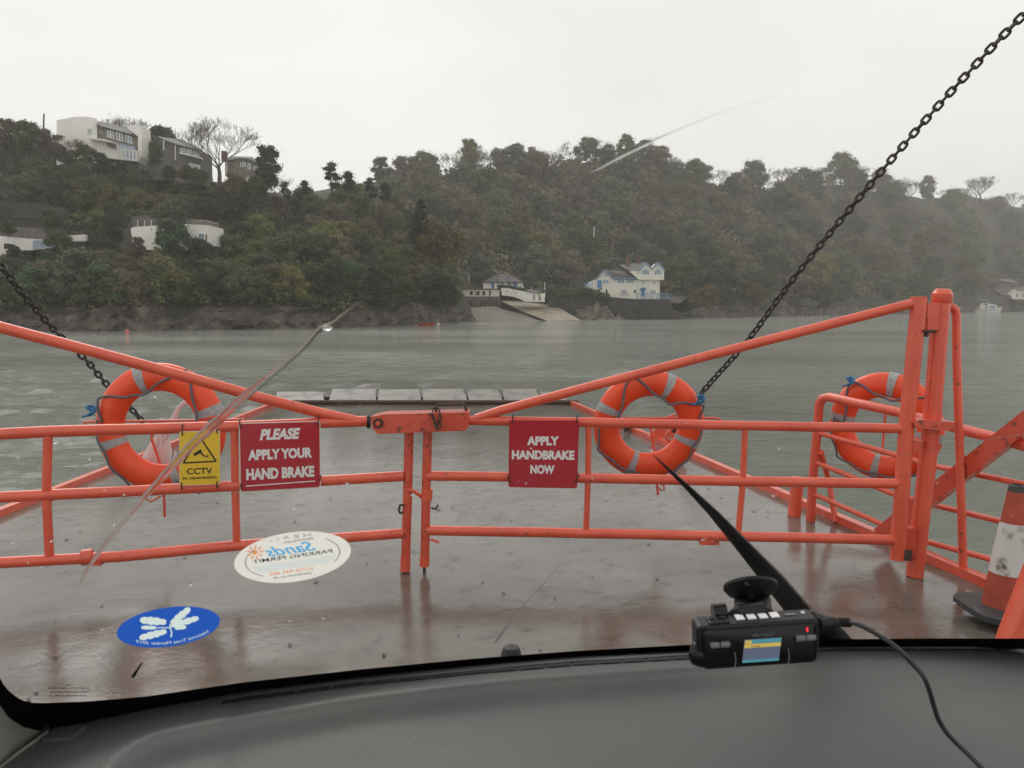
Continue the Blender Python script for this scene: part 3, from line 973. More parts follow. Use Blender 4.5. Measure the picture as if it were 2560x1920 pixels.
# ================================================================== BUILDINGS
def house(name, px, py, Y, label, cat='house'):
    return thing(name, P(px, py, Y), label, cat)
def wpane(parent, x0, y0, x1, y1, Y, frame='render_white', pane='pane', mull=0, fr=0.9, name='window'):
    """a window: frame standing proud of the wall, glass set inside it, glazing bars"""
    mb = MB()
    mb.slab([(x0, y0), (x1, y0), (x1, y0 + fr), (x0, y0 + fr)], Y - 0.08, 0.1)
    mb.slab([(x0, y1 - fr), (x1, y1 - fr), (x1, y1), (x0, y1)], Y - 0.081, 0.1)
    mb.slab([(x0, y0 + fr), (x0 + fr, y0 + fr), (x0 + fr, y1 - fr), (x0, y1 - fr)], Y - 0.08, 0.1)
    mb.slab([(x1 - fr, y0 + fr), (x1, y0 + fr), (x1, y1 - fr), (x1 - fr, y1 - fr)], Y - 0.08, 0.1)
    for k in range(mull):
        xm = x0 + (x1 - x0) * (k + 1) / (mull + 1)
        mb.slab([(xm - fr / 2.5, y0 + fr), (xm + fr / 2.5, y0 + fr), (xm + fr / 2.5, y1 - fr), (xm - fr / 2.5, y1 - fr)], Y - 0.07, 0.06)
    w_ = part(name, mb, frame, parent)
    part('pane', MB().slab([(x0 + fr, y0 + fr), (x1 - fr, y0 + fr), (x1 - fr, y1 - fr), (x0 + fr, y1 - fr)], Y - 0.03, 0.025), pane, w_)
    return w_
def qpane(parent, q, Y, frame, pane, mull=1, name='window'):
    """the same in a slanting four-cornered opening q = TL TR BR BL"""
    def at(u, v_):
        a = (lerp(q[0][0], q[1][0], u), lerp(q[0][1], q[1][1], u)); b_ = (lerp(q[3][0], q[2][0], u), lerp(q[3][1], q[2][1], u))
        return (lerp(a[0], b_[0], v_), lerp(a[1], b_[1], v_))
    mb = MB()
    for u0, v0, u1, v1, e in [(0, 0, 1, .08, 0), (0, .92, 1, 1, .002), (0, .08, .08, .92, 0), (.92, .08, 1, .92, 0)] + [((k + 1) / (mull + 1) - .04, .08, (k + 1) / (mull + 1) + .04, .92, .01) for k in range(mull)]:
        mb.slab([at(u0, v0), at(u1, v0), at(u1, v1), at(u0, v1)], Y - 0.1 + e, 0.1)
    w_ = part(name, mb, frame, parent)
    part('pane', MB().slab([at(.08, .08), at(.92, .08), at(.92, .92), at(.08, .92)], Y - 0.04, 0.03), pane, w_)
    return w_
def roof3(parent, pts, m='slate', th=0.18, name='roof'):
    q = [P(*a) for a in pts]
    n = (q[1] - q[0]).cross(q[2] - q[0]).normalized()
    if n.z < 0: n = -n
    return part(name, MB().prism(q, n * th), m, parent)

# --- white house on the hilltop
Y = 160
h = house('white_house', 250, 400, Y, 'long white house on the hilltop with curved end wall and three tall windows')
cw = MB()          # curved end block
top = [(141.5, 301), (153, 298.3), (166, 296), (180, 293), (194, 291.5), (205, 291), (215, 291.5), (230, 293.6), (243, 297)]
nn = len(top); vs = []
for i, (x, y) in enumerate(top):
    d = 2.2 * (1 - math.sin(math.pi * (i / (nn - 1) * 0.75 + 0.12)))
    vs += [P(x, y, Y - 1 + d), P(x * 1.0, y + 112, Y - 1 + d)]
for i, (x, y) in enumerate(top):
    a = P(x, y, Y + 9); vs.append(Vector((a.x, a.y, vs[2 * i].z)))
fs = [(2 * i, 2 * i + 1, 2 * i + 3, 2 * i + 2) for i in range(nn - 1)] + [(2 * i, 2 * i + 2, 2 * nn + i + 1, 2 * nn + i) for i in range(nn - 1)]
cw.add(vs, fs)
part('curved_wall', cw, 'render_white', h, True)
part('stone_wall', MB().slab([(236, 304), (264, 319), (343, 340), (347.5, 400), (304, 400), (267.5, 396), (226, 392)], Y + 0.6, 5), 'stone', h)
roof3(h, [(240, 311, Y), (264.5, 320, Y), (343, 340, Y), (322, 321, Y + 4.5), (254, 304, Y + 5), (241, 303, Y + 3)])
part('chimney_wall', MB().slab([(314, 313), (335, 311.5), (353.6, 317), (354, 391), (345, 406), (345, 341), (322, 323)], Y - 0.3, 4), 'render_white', h)
for q in ([(267.5, 325), (283, 329), (285, 348), (268.5, 342)], [(289, 330), (306.5, 335), (308.5, 354), (291, 349)], [(312, 336.5), (328, 341), (331, 360), (314, 355)]):
    qpane(h, q, Y + 0.6, 'render_white', 'pane_pale')
wpane(h, 151, 312, 156, 322.5, Y + 1.0, 'render_white', 'pane', 0, 0.6)
wpane(h, 181.5, 315, 185.5, 324, Y - 0.4, 'render_white', 'pane', 0, 0.6)
wpane(h, 218, 321, 228, 334.5, Y - 0.6, 'render_white', 'pane_pale', 1, 0.9)
part('balcony', MB().slab([(218, 342.5), (237, 345), (262, 348.5), (281, 354), (281, 357), (262, 352.5), (218, 346.5)], Y - 2.2, 2.4), 'render_white', h)
part('lower_wall', MB().slab([(225, 347), (262, 352.6), (290, 358), (300, 368), (345, 378), (345, 404), (306, 400), (276, 396), (225, 386)], Y - 0.6, 1.1), 'render_white', h)
part('lower_stone', MB().slab([(268, 356), (289, 361), (289.6, 373), (277, 369), (268, 366)], Y - 0.9, 0.28), 'stone', h)
cg = qpane(h, [(302, 371.5), (342, 376.5), (342, 403), (306, 396)], Y - 2.4, 'render_white', 'pane_pale', 3, 'conservatory')
roof3(h, [(302, 371, Y - 2.4), (342, 376, Y - 2.4), (334, 366, Y + 0.3), (296, 359, Y + 0.3)], 'pane_pale', 0.08, 'conservatory_roof')
# --- grey slate-hung house
Y = 163
h = house('slate_house', 430, 425, Y, 'grey slate-hung house right of the white hilltop house')
part('gable_wall', MB().slab([(357, 386), (357, 381), (378, 364), (395, 344.5), (409, 349.5), (438, 361.5), (438, 450), (380, 450)], Y, 6), 'slate_hung', h)
part('wing_wall', MB().slab([(438, 363), (462, 366), (502, 377), (504, 462), (438, 455)], Y - 0.5, 6), 'slate_hung', h)
roof3(h, [(436, 362, Y - 0.8), (504, 378, Y - 0.8), (478, 361, Y + 4), (448, 350, Y + 4), (396, 343, Y + 2), (395, 344.5, Y - 0.3)])
roof3(h, [(355, 384, Y - 0.6), (395, 343.8, Y - 0.6), (397, 343.8, Y + 5), (360, 380, Y + 5)], 'slate')
part('balcony', MB().slab([(449, 379.5), (502, 393), (502, 396.5), (449, 383.5)], Y - 1.7, 1.1), 'render_white', h)
for x0, y0, x1, y1 in ((450, 370, 462, 379.5), (465, 374, 480, 384), (484, 379, 500, 390)):
    wpane(h, x0, y0, x1, y1, Y - 0.5, 'render_white', 'pane_pale', 1, 0.8)
qpane(h, [(473, 407), (500, 413), (500, 431), (472, 423)], Y - 0.5, 'render_white', 'pane_pale', 3)
for (a, b_, c, d) in ((408, 349.5, 410, 375), (437, 362, 439, 399)):
    part('drainpipe', MB().rect(a, b_, c, d, Y - 0.75, 0.2), 'render_white', h)
# --- end house
Y = 160
h = house('end_house', 610, 455, Y, 'pale grey house with hipped roof at the end of the hilltop row')
part('wall', MB().slab([(563, 402), (596, 394), (624, 397), (654, 414), (654, 462), (563, 440)], Y, 7), 'stone', h)
roof3(h, [(560, 404, Y - 0.4), (598, 395, Y - .4), (626, 399, Y - 0.4), (655, 415, Y - 0.4), (630, 392, Y + 4), (578, 390, Y + 4)])
for x0, y0, x1, y1 in ((601, 406, 614, 417), (619, 409, 627, 423), (633, 415, 643, 427)):
    wpane(h, x0, y0, x1, y1, Y, 'render_white', 'pane_pale', 1, 1.0)
part('chimney', MB().rect(553, 377, 563, 402, Y + 1, 1.4), 'brick', h)
part('porch', MB().slab([(613, 447), (620, 442.5), (642, 445), (645, 454), (614, 454)], Y - 1.5, 1.6), 'render_white', h)
part('downpipe', MB().rect(566, 404, 567.6, 436, Y - 0.3, 0.2), 'render_white', h)
single('bracken_bank', MB().slab([(418, 421), (436, 424), (462, 434), (478, 446), (470, 447), (440, 436), (420, 430)], 152, 2), 'orange_bracken',
       'strip of rust brown bracken below the slate house', 'bracken')
# --- terraces and garages on the left
Y = 126
tw = single('terrace_wall', MB().slab([(-160, 500), (0, 503), (90, 508), (160, 520), (160, 548), (100, 548), (-160, 540)], Y + 10, 1.5), 'stone_dark',
            'long dark dry-stone terrace wall at the left edge', 'wall')
h = house('garage_terrace', 40, 640, Y, 'low white building with dark flat parapet at the left edge', 'building')
part('wall', MB().slab([(-200, 588), (0, 590), (67, 596), (134, 601), (138, 624), (60, 626), (30, 632), (-10, 641), (-200, 660)], Y, 6), 'render_white', h)
part('parapet', MB().slab([(-200, 560), (0, 565), (111, 571), (111, 598), (67, 595.5), (-200, 586)], Y + 2, 4), 'slate_hung', h)
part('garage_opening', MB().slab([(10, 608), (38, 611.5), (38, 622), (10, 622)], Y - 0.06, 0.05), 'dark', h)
for x in (25, 66, 86, 108):
    part('railing_post', MB().rect(x, 577, x + 1.6, 592 + x * 0.05, Y + 1.85, 0.1), 'stone', h)
part('blue_grey_wing', MB().slab([(82, 602), (100, 600), (134, 606), (134, 622), (82, 624)], Y - 1.5, 1.3), 'pane_pale', h)
h = house('low_white_wall', 180, 615, Y, 'short white garden wall with dark sheds in front, left of the dark tree', 'wall')
part('wall', MB().slab([(140, 592), (210, 586), (215, 603), (142, 613)], Y + 1, 1), 'render_white', h)
part('shed', MB().rect(174, 603, 213, 620, Y - 1, 1.8), 'dark', h)
part('shed', MB().rect(142, 609, 168, 620, Y - 1, 1.8), 'dark', h)
h = house('garage_building', 430, 620, Y, 'white garage building half hidden behind a fresh green tree', 'building')
part('wall', MB().slab([(326, 572), (334, 567), (470, 560), (519, 562), (519, 612), (470, 625), (336, 625), (331, 600)], Y + 1, 7), 'render_white', h)
part('parapet', MB().slab([(466, 547), (513, 549), (519, 553), (519, 561.5), (466, 559.5)], Y + 0.9, 5), 'stone', h)
wpane(h, 496, 583, 511, 610, Y + 1, 'render_white', 'pane_pale', 0, 1.2, 'garage_door')
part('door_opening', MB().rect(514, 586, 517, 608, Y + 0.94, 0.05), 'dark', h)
part('rear_wall', MB().slab([(329, 541), (384, 545), (384, 566), (329, 566)], Y + 9, 1), 'slate_hung', h)
for x in (343, 360, 377):
    part('railing_post', MB().rect(x, 551, x + 1.3, 566, Y + 8.8, 0.1), 'render_white', h)
single('telegraph_pole', MB().tube([P(108, 345, 165), P(110, 284, 165)], [0.2, 0.14], 8), 'timber', 'dark telegraph pole left of the white hilltop house', 'pole', smooth=True)
single('pale_pole', MB().tube([P(1161, 492, 300), P(1150, 435, 300)], [0.28, 0.2], 8), 'render_cream', 'leaning pale tree stem on the misty slope above the quay', 'pole', smooth=True)
single('flagpole', MB().tube([P(1485, 592, 230), P(1485, 565, 230)], [0.12, 0.08], 6), 'render_white', 'thin white pole in the wood above the blue and white house', 'pole', smooth=True)

# --- quay buildings
Y = Yw + 36
h = house('tower_cottage', 1164, 722, Y, 'small cream tower with grey hipped roof at the left end of the quay', 'building')
part('wall', MB().rect(1150, 686, 1174, 722, Y, 4.5), 'render_cream', h)
roof3(h, [(1148, 686.5, Y - .4), (1176, 686.5, Y - .4), (1160, 674, Y + 2.2), (1150, 674, Y + 2.2)])
part('roof', MB().prism([P(1176, 686.5, Y - .4), P(1176, 686, Y + 5), P(1160, 674, Y + 2.2)], (0, 0, -.15)), 'slate', h)
wpane(h, 1157.5, 687.5, 1172.5, 703.5, Y, 'slate', 'pane_pale', 3, 1.0)
h = house('flat_roof_shed', 1180, 722, Y + 5, 'white box with flat dark canopy beside the cream tower', 'building')
part('wall', MB().rect(1175, 694, 1188, 722, Y + 5, 3), 'render_white', h)
part('canopy', MB().rect(1186, 692, 1212, 695, Y + 6, 3), 'slate', h)
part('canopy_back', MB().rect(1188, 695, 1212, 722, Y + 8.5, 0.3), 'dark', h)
cv = thing('parked_car', P(1183, 722, Y + 1), 'maroon car parked beside the cream tower', 'car')
part('body', MB().slab([(1173, 719), (1174, 714), (1178, 709.3), (1185, 709), (1190, 713.5), (1196, 716), (1196.5, 720.5), (1174, 720.5)], Y + 1, 1.7), 'car_red', cv)
part('windscreen', MB().slab([(1184, 710), (1186, 710), (1190.5, 714.5), (1185, 714.5)], Y + 0.93, 1.84), 'pane_pale', cv)
part('side_window', MB().slab([(1176.5, 714), (1179, 710.3), (1183, 710.2), (1183.5, 714.3)], Y + 0.93, 1.84), 'pane', cv)
for x in (1178, 1192):
    part('wheel', MB().lathe([(0.01, 0), (0.3, 0), (0.3, .2), (.01, .2)], P(x, 720.2, Y + 1.1), 12, (0, -1, 0)), 'black_tie', cv)
Yq = Yw + 20.5
h = house('quay_store', 1200, 745, Yq, 'long low cream building with small square windows on the quay wall', 'building')
part('wall', MB().rect(1152, 724, 1247.5, 741, Yq, 6), 'render_cream', h)
part('roof_edge', MB().rect(1151, 721.6, 1248.5, 724, Yq - 0.3, 6.6), 'slate', h)
for a, b_ in ((1175, 1182), (1191, 1199), (1206, 1213), (1224, 1227)):
    wpane(h, a - 0.6, 727.6, b_ + 0.6, 738.6, Yq, 'render_cream', 'dark', 0, 0.6)
h = house('quay_wall', 1205, 768, Yq, 'stained stone quay wall with timber fender posts', 'wall')
part('wall', MB().slab([(1154, 741.2), (1250, 741.2), (1251, 768), (1154, 770)], Yq - 0.4, 2), 'stone', h)
for x in (1179, 1203, 1212.5, 1223, 1233.7, 1241):
    part('fender_post', MB().rect(x - 1.3, 750, x + 1.3, 768, Yq - 0.9, 0.4), 'timber', h)
for (x, y0, y1, d, lab) in ((1187.5, 722, 772, -1.2, 'tall dark mooring post in front of the low cream building, left one'), (1223.5, 724, 772, -1.3, 'tall dark mooring post in front of the low cream building, right one'),
                            (1244, 687, 722, 3.0, 'dark post before the left half of the hipped roof'), (1271, 687, 719, 3.0, 'dark post before the right half of the hipped roof')):
    single('mooring_post', MB().tube([P(x, y1, Yq + d), P(x, y0, Yq + d)], 0.085, 8), 'timber', lab, 'post', smooth=True)
Yh = Yw + 34
h = house('boat_house', 1255, 725, Yh, 'cream building with grey hipped roof and blue doors above the slip', 'building')
part('wall', MB().slab([(1208, 705.5), (1306, 705.5), (1308, 714), (1312, 724), (1312, 728), (1208, 728)], Yh, 6), 'render_cream', h)
roof3(h, [(1207, 706.5, Yh - .4), (1308, 706.5, Yh - .4), (1270.5, 686.7, Yh + 3), (1244, 686.7, Yh + 3)])
part('roof', MB().prism([P(1308, 706.5, Yh - .4), P(1306, 704, Yh + 7), P(1270.5, 686.7, Yh + 3)], (0, 0, -.15)), 'slate', h)
part('door', MB().rect(1228.7, 704.8, 1235, 721, Yh - .08, .1), 'blue', h)
part('door', MB().rect(1283, 709, 1293, 724, Yh - .08, .1), 'blue', h)
part('lintel', MB().rect(1272, 707.5, 1294, 709, Yh - .1, .12), 'stone', h)
Yc = Yw + 12
h = house('slip_house', 1310, 752, Yc, 'white curved-top building beside the slipway', 'building')
part('wall', MB().slab([(1253, 720), (1270, 720.5), (1290, 725), (1314, 729), (1328, 731.5), (1361.5, 734.5), (1362, 754.8), (1313, 754.2), (1297.5, 746.5), (1282, 741.5), (1269, 739.4), (1254, 738.2)], Yc, 5), 'render_white', h)
roof3(h, [(1314, 729, Yc - .2), (1347, 734, Yc - .2), (1345, 729.5, Yc + 4), (1316, 724.5, Yc + 4)])
wpane(h, 1332.5, 735.8, 1338.2, 750.5, Yc, 'render_white', 'pane', 1, 0.7)
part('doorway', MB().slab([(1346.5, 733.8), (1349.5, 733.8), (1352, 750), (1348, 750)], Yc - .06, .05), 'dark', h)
part('notice', MB().rect(1276, 727, 1283, 737.5, Yc - .07, .05), 'render_cream', h)
for x, y in ((1267.5, 726), (1289, 729.5)):
    part('lamp', MB().rect(x, y, x + 2, y + 3.6, Yc - .2, .18), 'timber', h)
hp = thing('person', P(1349, 751, Yc - 0.6), 'person in a yellow high visibility jacket standing in the slip house doorway', 'person')
pe = bpy.data.meshes.new('body')
s_ = (P(1349, 751, Yc - .6) - P(1349, 734.5, Yc - .6)).length / 1.75
jv = [(0, 0, .95), (0, 0, 1.15), (0, 0, 1.40), (0, 0, 1.50), (0, -.02, 1.64), (-.09, 0, .90), (-.10, .02, .50), (-.10, 0, .06), (-.10, -.12, .03), (.09, 0, .90), (.10, -.03, .50), (.10, .03, .06), (.10, -.09, .03),
      (-.19, 0, 1.40), (-.25, -.02, 1.13), (-.22, -.12, .90), (.19, 0, 1.40), (.25, -.02, 1.13), (.22, -.12, .90)]
je = [(0, 1), (1, 2), (2, 3), (3, 4), (0, 5), (5, 6), (6, 7), (7, 8), (0, 9), (9, 10), (10, 11), (11, 12), (2, 13), (13, 14), (14, 15), (2, 16), (16, 17), (17, 18)]
jr = [.14, .15, .15, .06, .10, .10, .07, .05, .04, .10, .07, .05, .04, .07, .055, .04, .07, .055, .04]
pe.from_pydata([tuple(c * s_ for c in a) for a in jv], je, [])
po = link('body', pe, hp)
sk = po.modifiers.new('skin', 'SKIN')
for i, r_ in enumerate(jr):
    pe.skin_vertices[0].data[i].radius = (r_ * s_, r_ * s_)
pe.skin_vertices[0].data[0].use_root = True
po.modifiers.new('sub', 'SUBSURF').levels = 1
pe.materials.append(M['ink_navy'])
part('jacket', MB().lathe([(.16 * s_, .85 * s_), (.18 * s_, 1.1 * s_), (.2 * s_, 1.35 * s_), (.09 * s_, 1.5 * s_)], P(1349, 751, Yc - .6), 12), 'hivis', hp, True)
single('ivy_hedge', MB(), 'leaf', 'x', 'x') if False else None
v = leaf_faces([tuple(P(1252 + k * 6.5, 718.5 + (k * 1.15), Yc + 1.2)) + (0.75,) for k in range(10)], 1500, 0.22, rng)
o = link('ivy_hedge', quad_mesh('ivy_hedge', v, M['leaf'])); o.color = (0.035, 0.06, 0.022, 1)
tag(o, 'green creeper along the top of the white slip building', 'hedge')
single('flagpole', MB().tube([P(1362, 742, Yc + 1), P(1362, 704.5, Yc + 1)], [.09, .06], 6), 'render_white', 'white flagpole at the right end of the slip house', 'pole', smooth=True)
single('flagpole', MB().tube([P(1329, 731, Yc + 2), P(1329, 715, Yc + 2)], [.06, .04], 6), 'render_white', 'short white mast on the roof of the slip house', 'pole', smooth=True)
# dark retaining wall and hedge between the slip and the blue and white house
Yr = Yw + 15
single('shore_wall', MB().slab([(1362, 738), (1440, 733), (1522, 742), (1592, 748), (1674, 748), (1684, 772), (1690, 799), (1560, 802), (1480, 801), (1420, 786), (1376, 764)], Yr, 3), 'stone_dark',
       'dark stone retaining wall below the blue and white house', 'wall')
v = leaf_faces([tuple(P(1368 + k * 7.4, 731 + (0 if k < 14 else (k - 14) * 3), Yr + 0.5)) + (1.15,) for k in range(21)], 4200, 0.28, rng)
o = link('clipped_hedge', quad_mesh('clipped_hedge', v, M['leaf'])); o.color = (0.045, 0.075, 0.026, 1)
tag(o, 'green hedge on the wall left of the blue and white house', 'hedge')
for px0, px1, tp, lab, sd in ((1432, 1566, 752, 'pale broken rocks between the slipway and the blue and white house', 4.4), ):
    rk = MB(); N = 60; R_ = 12; vs = []
    for i in range(N):
        u = i / (N - 1)
        px_ = lerp(px0, px1, u)
        prof = max(0.02, math.sin(math.pi * min(1, u * 1.25)) ** .8 if u < .5 else 1 - (u - .42) * 1.7)
        for j in range(R_):
            t = j / (R_ - 1)
            y = lerp(802, lerp(800, tp, min(1, prof * (0.9 + .35 * noise.noise(Vector((u * 9, sd, 0)))))), t)
            p = P(px_, y, Yr - 6 + t * 5)
            q = noise.noise(p * .5) * 1.6 + noise.noise(p * 1.6) * .8
            vs.append((p.x, p.y + q, p.z + noise.noise(p * .9 + Vector((5, 5, 5))) * .5 * (0 < j)))
    rk.add(vs, [(i * R_ + j, (i + 1) * R_ + j, (i + 1) * R_ + j + 1, i * R_ + j + 1) for i in range(N - 1) for j in range(R_ - 1)])
    ro = single('rock_outcrop', rk, None, lab, 'rocks')
    ro.data.materials.append(simple('pale_rock', (0.15, 0.125, 0.105), 0.85, 0.5, 0.7, 0.6, 0.3))

# --- blue and white house
Y = Yw + 24
h = house('blue_white_house', 1560, 746, Y, 'white house with blue shutters, twin gables and grey slate roofs by the water')
part('wing_wall', MB().slab([(1459, 724), (1483, 701), (1492, 699), (1513, 676.5), (1536, 697), (1594.8, 697), (1594.8, 748), (1519, 748), (1510, 735), (1459, 729)], Y, 7), 'render_cream', h)
part('tower_wall', MB().slab([(1594.8, 697.6), (1649, 699.5), (1649, 752), (1594.8, 752)], Y - 0.1, 7), 'render_cream', h)
part('gable_wall', MB().slab([(1574, 677.5), (1599, 676), (1616, 657), (1630, 673), (1646.5, 657), (1660.5, 675), (1660, 699.5), (1600, 699.5), (1595, 697.5)], Y - 0.9, 7.4), 'render_cream', h)
roof3(h, [(1513, 675.2, Y - .4), (1567, 676, Y + 3.5), (1597, 697.8, Y - .4), (1536, 697.8, Y - .4)])
roof3(h, [(1513, 675.2, Y - .4), (1489, 700, Y - .3), (1490, 698, Y + 7), (1514, 673.5, Y + 7)])
roof3(h, [(1574, 677.6, Y - .2), (1599, 676.6, Y - 1.2), (1616, 655.8, Y - 1.2), (1612, 656, Y + 5), (1548, 663, Y + 5)])
roof3(h, [(1616, 655.8, Y - 1.2), (1630, 673.5, Y - 1.2), (1630, 671, Y + 6), (1613, 655.8, Y + 6)])
roof3(h, [(1646.5, 655.8, Y - 1.2), (1630, 673.5, Y - 1.2), (1630, 671, Y + 6), (1643, 655.8, Y + 6)])
roof3(h, [(1646.5, 655.8, Y - 1.2), (1662.5, 676, Y - 1.2), (1661, 674, Y + 6), (1643, 655.8, Y + 6)])
bb = MB()
for a, b_, e in (((1489, 699.5), (1513, 675.2), -.5), ((1513, 675.2), (1536, 697.5), -.5), ((1536, 697.6), (1595, 697.6), -.5), ((1599, 676.8), (1616, 655.8), -1.35), ((1616, 655.8), (1630, 673.2), -1.352), ((1630, 673.2), (1646.5, 655.8), -1.35), ((1646.5, 655.8), (1662, 676), -1.352)):
    bb.tube([P(*a, Y + e), P(*b_, Y + e)], 0.13, 4)
part('bargeboard', bb, 'blue_pale', h)
ck = part('chimney', MB().slab([(1567, 640), (1573, 640), (1574, 666), (1566, 666)], Y + 3, 1.2), 'brick', h)
part('chimney_pot', MB().lathe([(.16, 0), (.13, .5), (.1, .5)], P(1570, 640, Y + 3.5), 8), 'brick', ck)
part('chimney', MB().slab([(1594, 643), (1599, 643), (1599, 662), (1594, 662)], Y + 4, 1), 'brick', h)
def shut(x0, y0, x1, y1, Yy, m='blue_pale', mull=1):
    w_ = wpane(h, x0, y0, x1, y1, Yy, 'render_white', 'pane_pale', mull, 0.7)
    for a, b_ in ((x0 - 3.6, x0 - .3), (x1 + .3, x1 + 3.6)):
        part('shutter', MB().rect(a, y0 - .3, b_, y1 + .3, Yy - .12, .07), m, w_)
shut(1511.5, 699.5, 1517.5, 708, Y)
shut(1549, 699.8, 1556, 707.6, Y)
shut(1570.5, 699.8, 1581, 707.6, Y)
for cx in (1614.5, 1645):
    shut(cx - 4, 677.5, cx + 4, 686, Y - .9)
    ar = MB(); pts = [(cx - 4.5 + 9 * k / 8, 677.6 - 3.2 * math.sin(math.pi * k / 8)) for k in range(9)]
    ar.tube([P(*q, Y - 1.05) for q in pts], 0.09, 5)
    part('window_arch', ar, 'blue', h)
wpane(h, 1584, 724, 1591.5, 733, Y, 'render_white', 'pane', 1, .7)
aw = MB(); pts = [(1550, 739)] + [(1560 - 10 * math.cos(math.pi * k / 12), 733 - 9.5 * math.sin(math.pi * k / 12)) for k in range(13)] + [(1570, 739)]
aw_o = part('arched_window', MB().slab(pts, Y - .06, .05), 'pane_pale', h)
gb = MB()
gb.tube([P(*q, Y - .1) for q in pts + [pts[0]]], 0.07, 5)
for x in (1553.5, 1557, 1560, 1563, 1566.5):
    gb.tube([P(x, 739, Y - .1), P(x, 725.5 + abs(x - 1560) * .35, Y - .1)], 0.04, 4)
gb.tube([P(1550, 733, Y - .1), P(1570, 733, Y - .1)], 0.045, 4)
part('glazing_bars', gb, 'render_white', aw_o)
dr = part('front_door', MB().rect(1604, 724, 1611.5, 741, Y - .2, .1), 'blue', h)
part('door_hood', MB().slab([(1602, 724), (1603.5, 719), (1614, 719), (1615, 724)], Y - 1.0, .9), 'blue', dr)
wpane(h, 1626, 724.5, 1639.5, 735, Y - .1, 'render_white', 'pane_pale', 3, .7)
wpane(h, 1604.5, 703, 1610.5, 709.5, Y - .1, 'render_white', 'pane_pale', 1, .7)
wpane(h, 1632, 703, 1638, 709.5, Y - .1, 'render_white', 'pane_pale', 1, .7)
wpane(h, 1592.5, 681, 1596, 685.5, Y - .9, 'render_white', 'pane', 0, .6)
part('balcony_door', MB().rect(1494, 701, 1504, 719, Y - .25, .2), 'blue', h)
part('gable_vent', MB().rect(1512, 685, 1518.5, 692, Y - .06, .05), 'ink_grey', h)
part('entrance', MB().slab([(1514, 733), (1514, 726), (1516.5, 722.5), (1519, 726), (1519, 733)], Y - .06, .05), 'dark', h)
part('drainpipe', MB().tube([P(1622.5, 699.5, Y - .2), P(1622.5, 745, Y - .2)], .06, 6), 'render_white', h)
for x0, x1, ya, yb, dy, lab in ((1592, 1673, 733.5, 750, -3.0, 'blue railings in front of the right end of the blue and white house'), (1457, 1481, 702, 722, -1.0, 'blue balcony railings at the left end of the blue and white house')):
    f_ = thing('blue_railing', P((x0 + x1) / 2, yb, Y + dy), lab, 'railing')
    sl_ = 0 if x0 > 1500 else 9
    n_ = 19 if x0 > 1500 else 8
    part('top_rail', MB().tube([P(x0, ya + sl_, Y + dy), P(x1, ya, Y + dy)], .07, 5), 'blue_pale', f_)
    part('bottom_rail', MB().tube([P(x0, yb - 2, Y + dy), P(x1, yb - 2 - sl_, Y + dy)], .07, 5), 'blue_pale', f_)
    for k in range(n_):
        u = k / (n_ - 1); x = lerp(x0, x1, u)
        part('baluster', MB().tube([P(x, ya + sl_ * (1 - u), Y + dy), P(x, yb - sl_ * u, Y + dy)], .055 if k % 4 else .11, 4), 'blue_pale', f_)

# --- far right houses
YB = shore_Y(2520, FAR_SHORE) + 8
h = house('stone_barn', 2515, 735, YB, 'plain grey stone building above the moored motor boat', 'building')
part('wall', MB().slab([(2499, 703), (2543, 710), (2543, 735), (2499, 735)], YB, 14), 'stone', h)
roof3(h, [(2498, 702, YB - 2), (2545, 709, YB - 2), (2530, 698, YB + 6), (2500, 697, YB + 6)], 'slate')
part('garden_wall', MB().slab([(2479, 721), (2499, 720), (2512, 738), (2506, 740), (2492, 730)], YB - 3, 2), 'stone', h)
h = house('waterside_house', 2550, 748, YB - 4, 'white waterside house at the right edge of the picture')
part('wall', MB().slab([(2526, 737), (2536, 726), (2543, 723), (2640, 723), (2640, 748), (2532, 748)], YB - 4, 10), 'render_white', h)
roof3(h, [(2541, 724, YB - 6), (2645, 724, YB - 6), (2630, 712, YB + 2), (2556, 712, YB + 2)])
for a, b_ in ((2540, 2547), (2554, 2560)):
    wpane(h, a, 733, b_, 744, YB - 4, 'render_cream', 'pane', 1, 1)
part('chimney', MB().rect(2556, 704, 2562, 718, YB - 1, 2), 'brick', h)
part('terrace', MB().rect(2530, 748, 2640, 751, YB - 6, 3), 'brick', h)

# ================================================================== BOATS AND FLOATS
Yb = Pz(2470, 781.5, WATER_Z).y
bt_ = thing('motor_boat', Vector((P(2470, 781, Yb).x, Yb, WATER_Z)), 'white motor cruiser with blue awning moored under the far right wood', 'boat')
def bslab(name, poly, y0, dep, m, parent=bt_):
    return part(name, MB().slab(poly, Yb + y0, dep), m, parent)
hull = MB()
secs = [(2437, 773, .62), (2445, 773.3, .95), (2462, 773.6, 1.0), (2482, 772.6, .9), (2496, 770.5, .5), (2504, 768, .05)]
vs = []
for px_, yt, wd in secs:
    c = P(px_, yt, Yb); b0 = P(px_ - (3 if px_ > 2490 else 0), 782, Yb)
    for s__, q in ((-1, c), (-1, b0), (1, b0), (1, c)):
        vs.append((q.x, q.y + s__ * 1.7 * wd * (.75 if q is b0 else 1), q.z))
fs = [(4 * i + j, 4 * i + (j + 1) % 4, 4 * (i + 1) + (j + 1) % 4, 4 * (i + 1) + j) for i in range(len(secs) - 1) for j in range(4)] + [(0, 1, 2, 3)]
hull.add(vs, fs)
part('hull', hull, 'boat_white', bt_)
bslab('rub_rail', [(2437, 774.6), (2462, 774.8), (2497, 773), (2497, 773.6), (2462, 775.6), (2437, 775.4)], -1.85, .05, 'hull')
cb_ = bslab('cabin', [(2451, 773), (2453, 764), (2459, 758.5), (2471, 758), (2473, 764), (2474, 773)], -1, 2.0, 'boat_white')
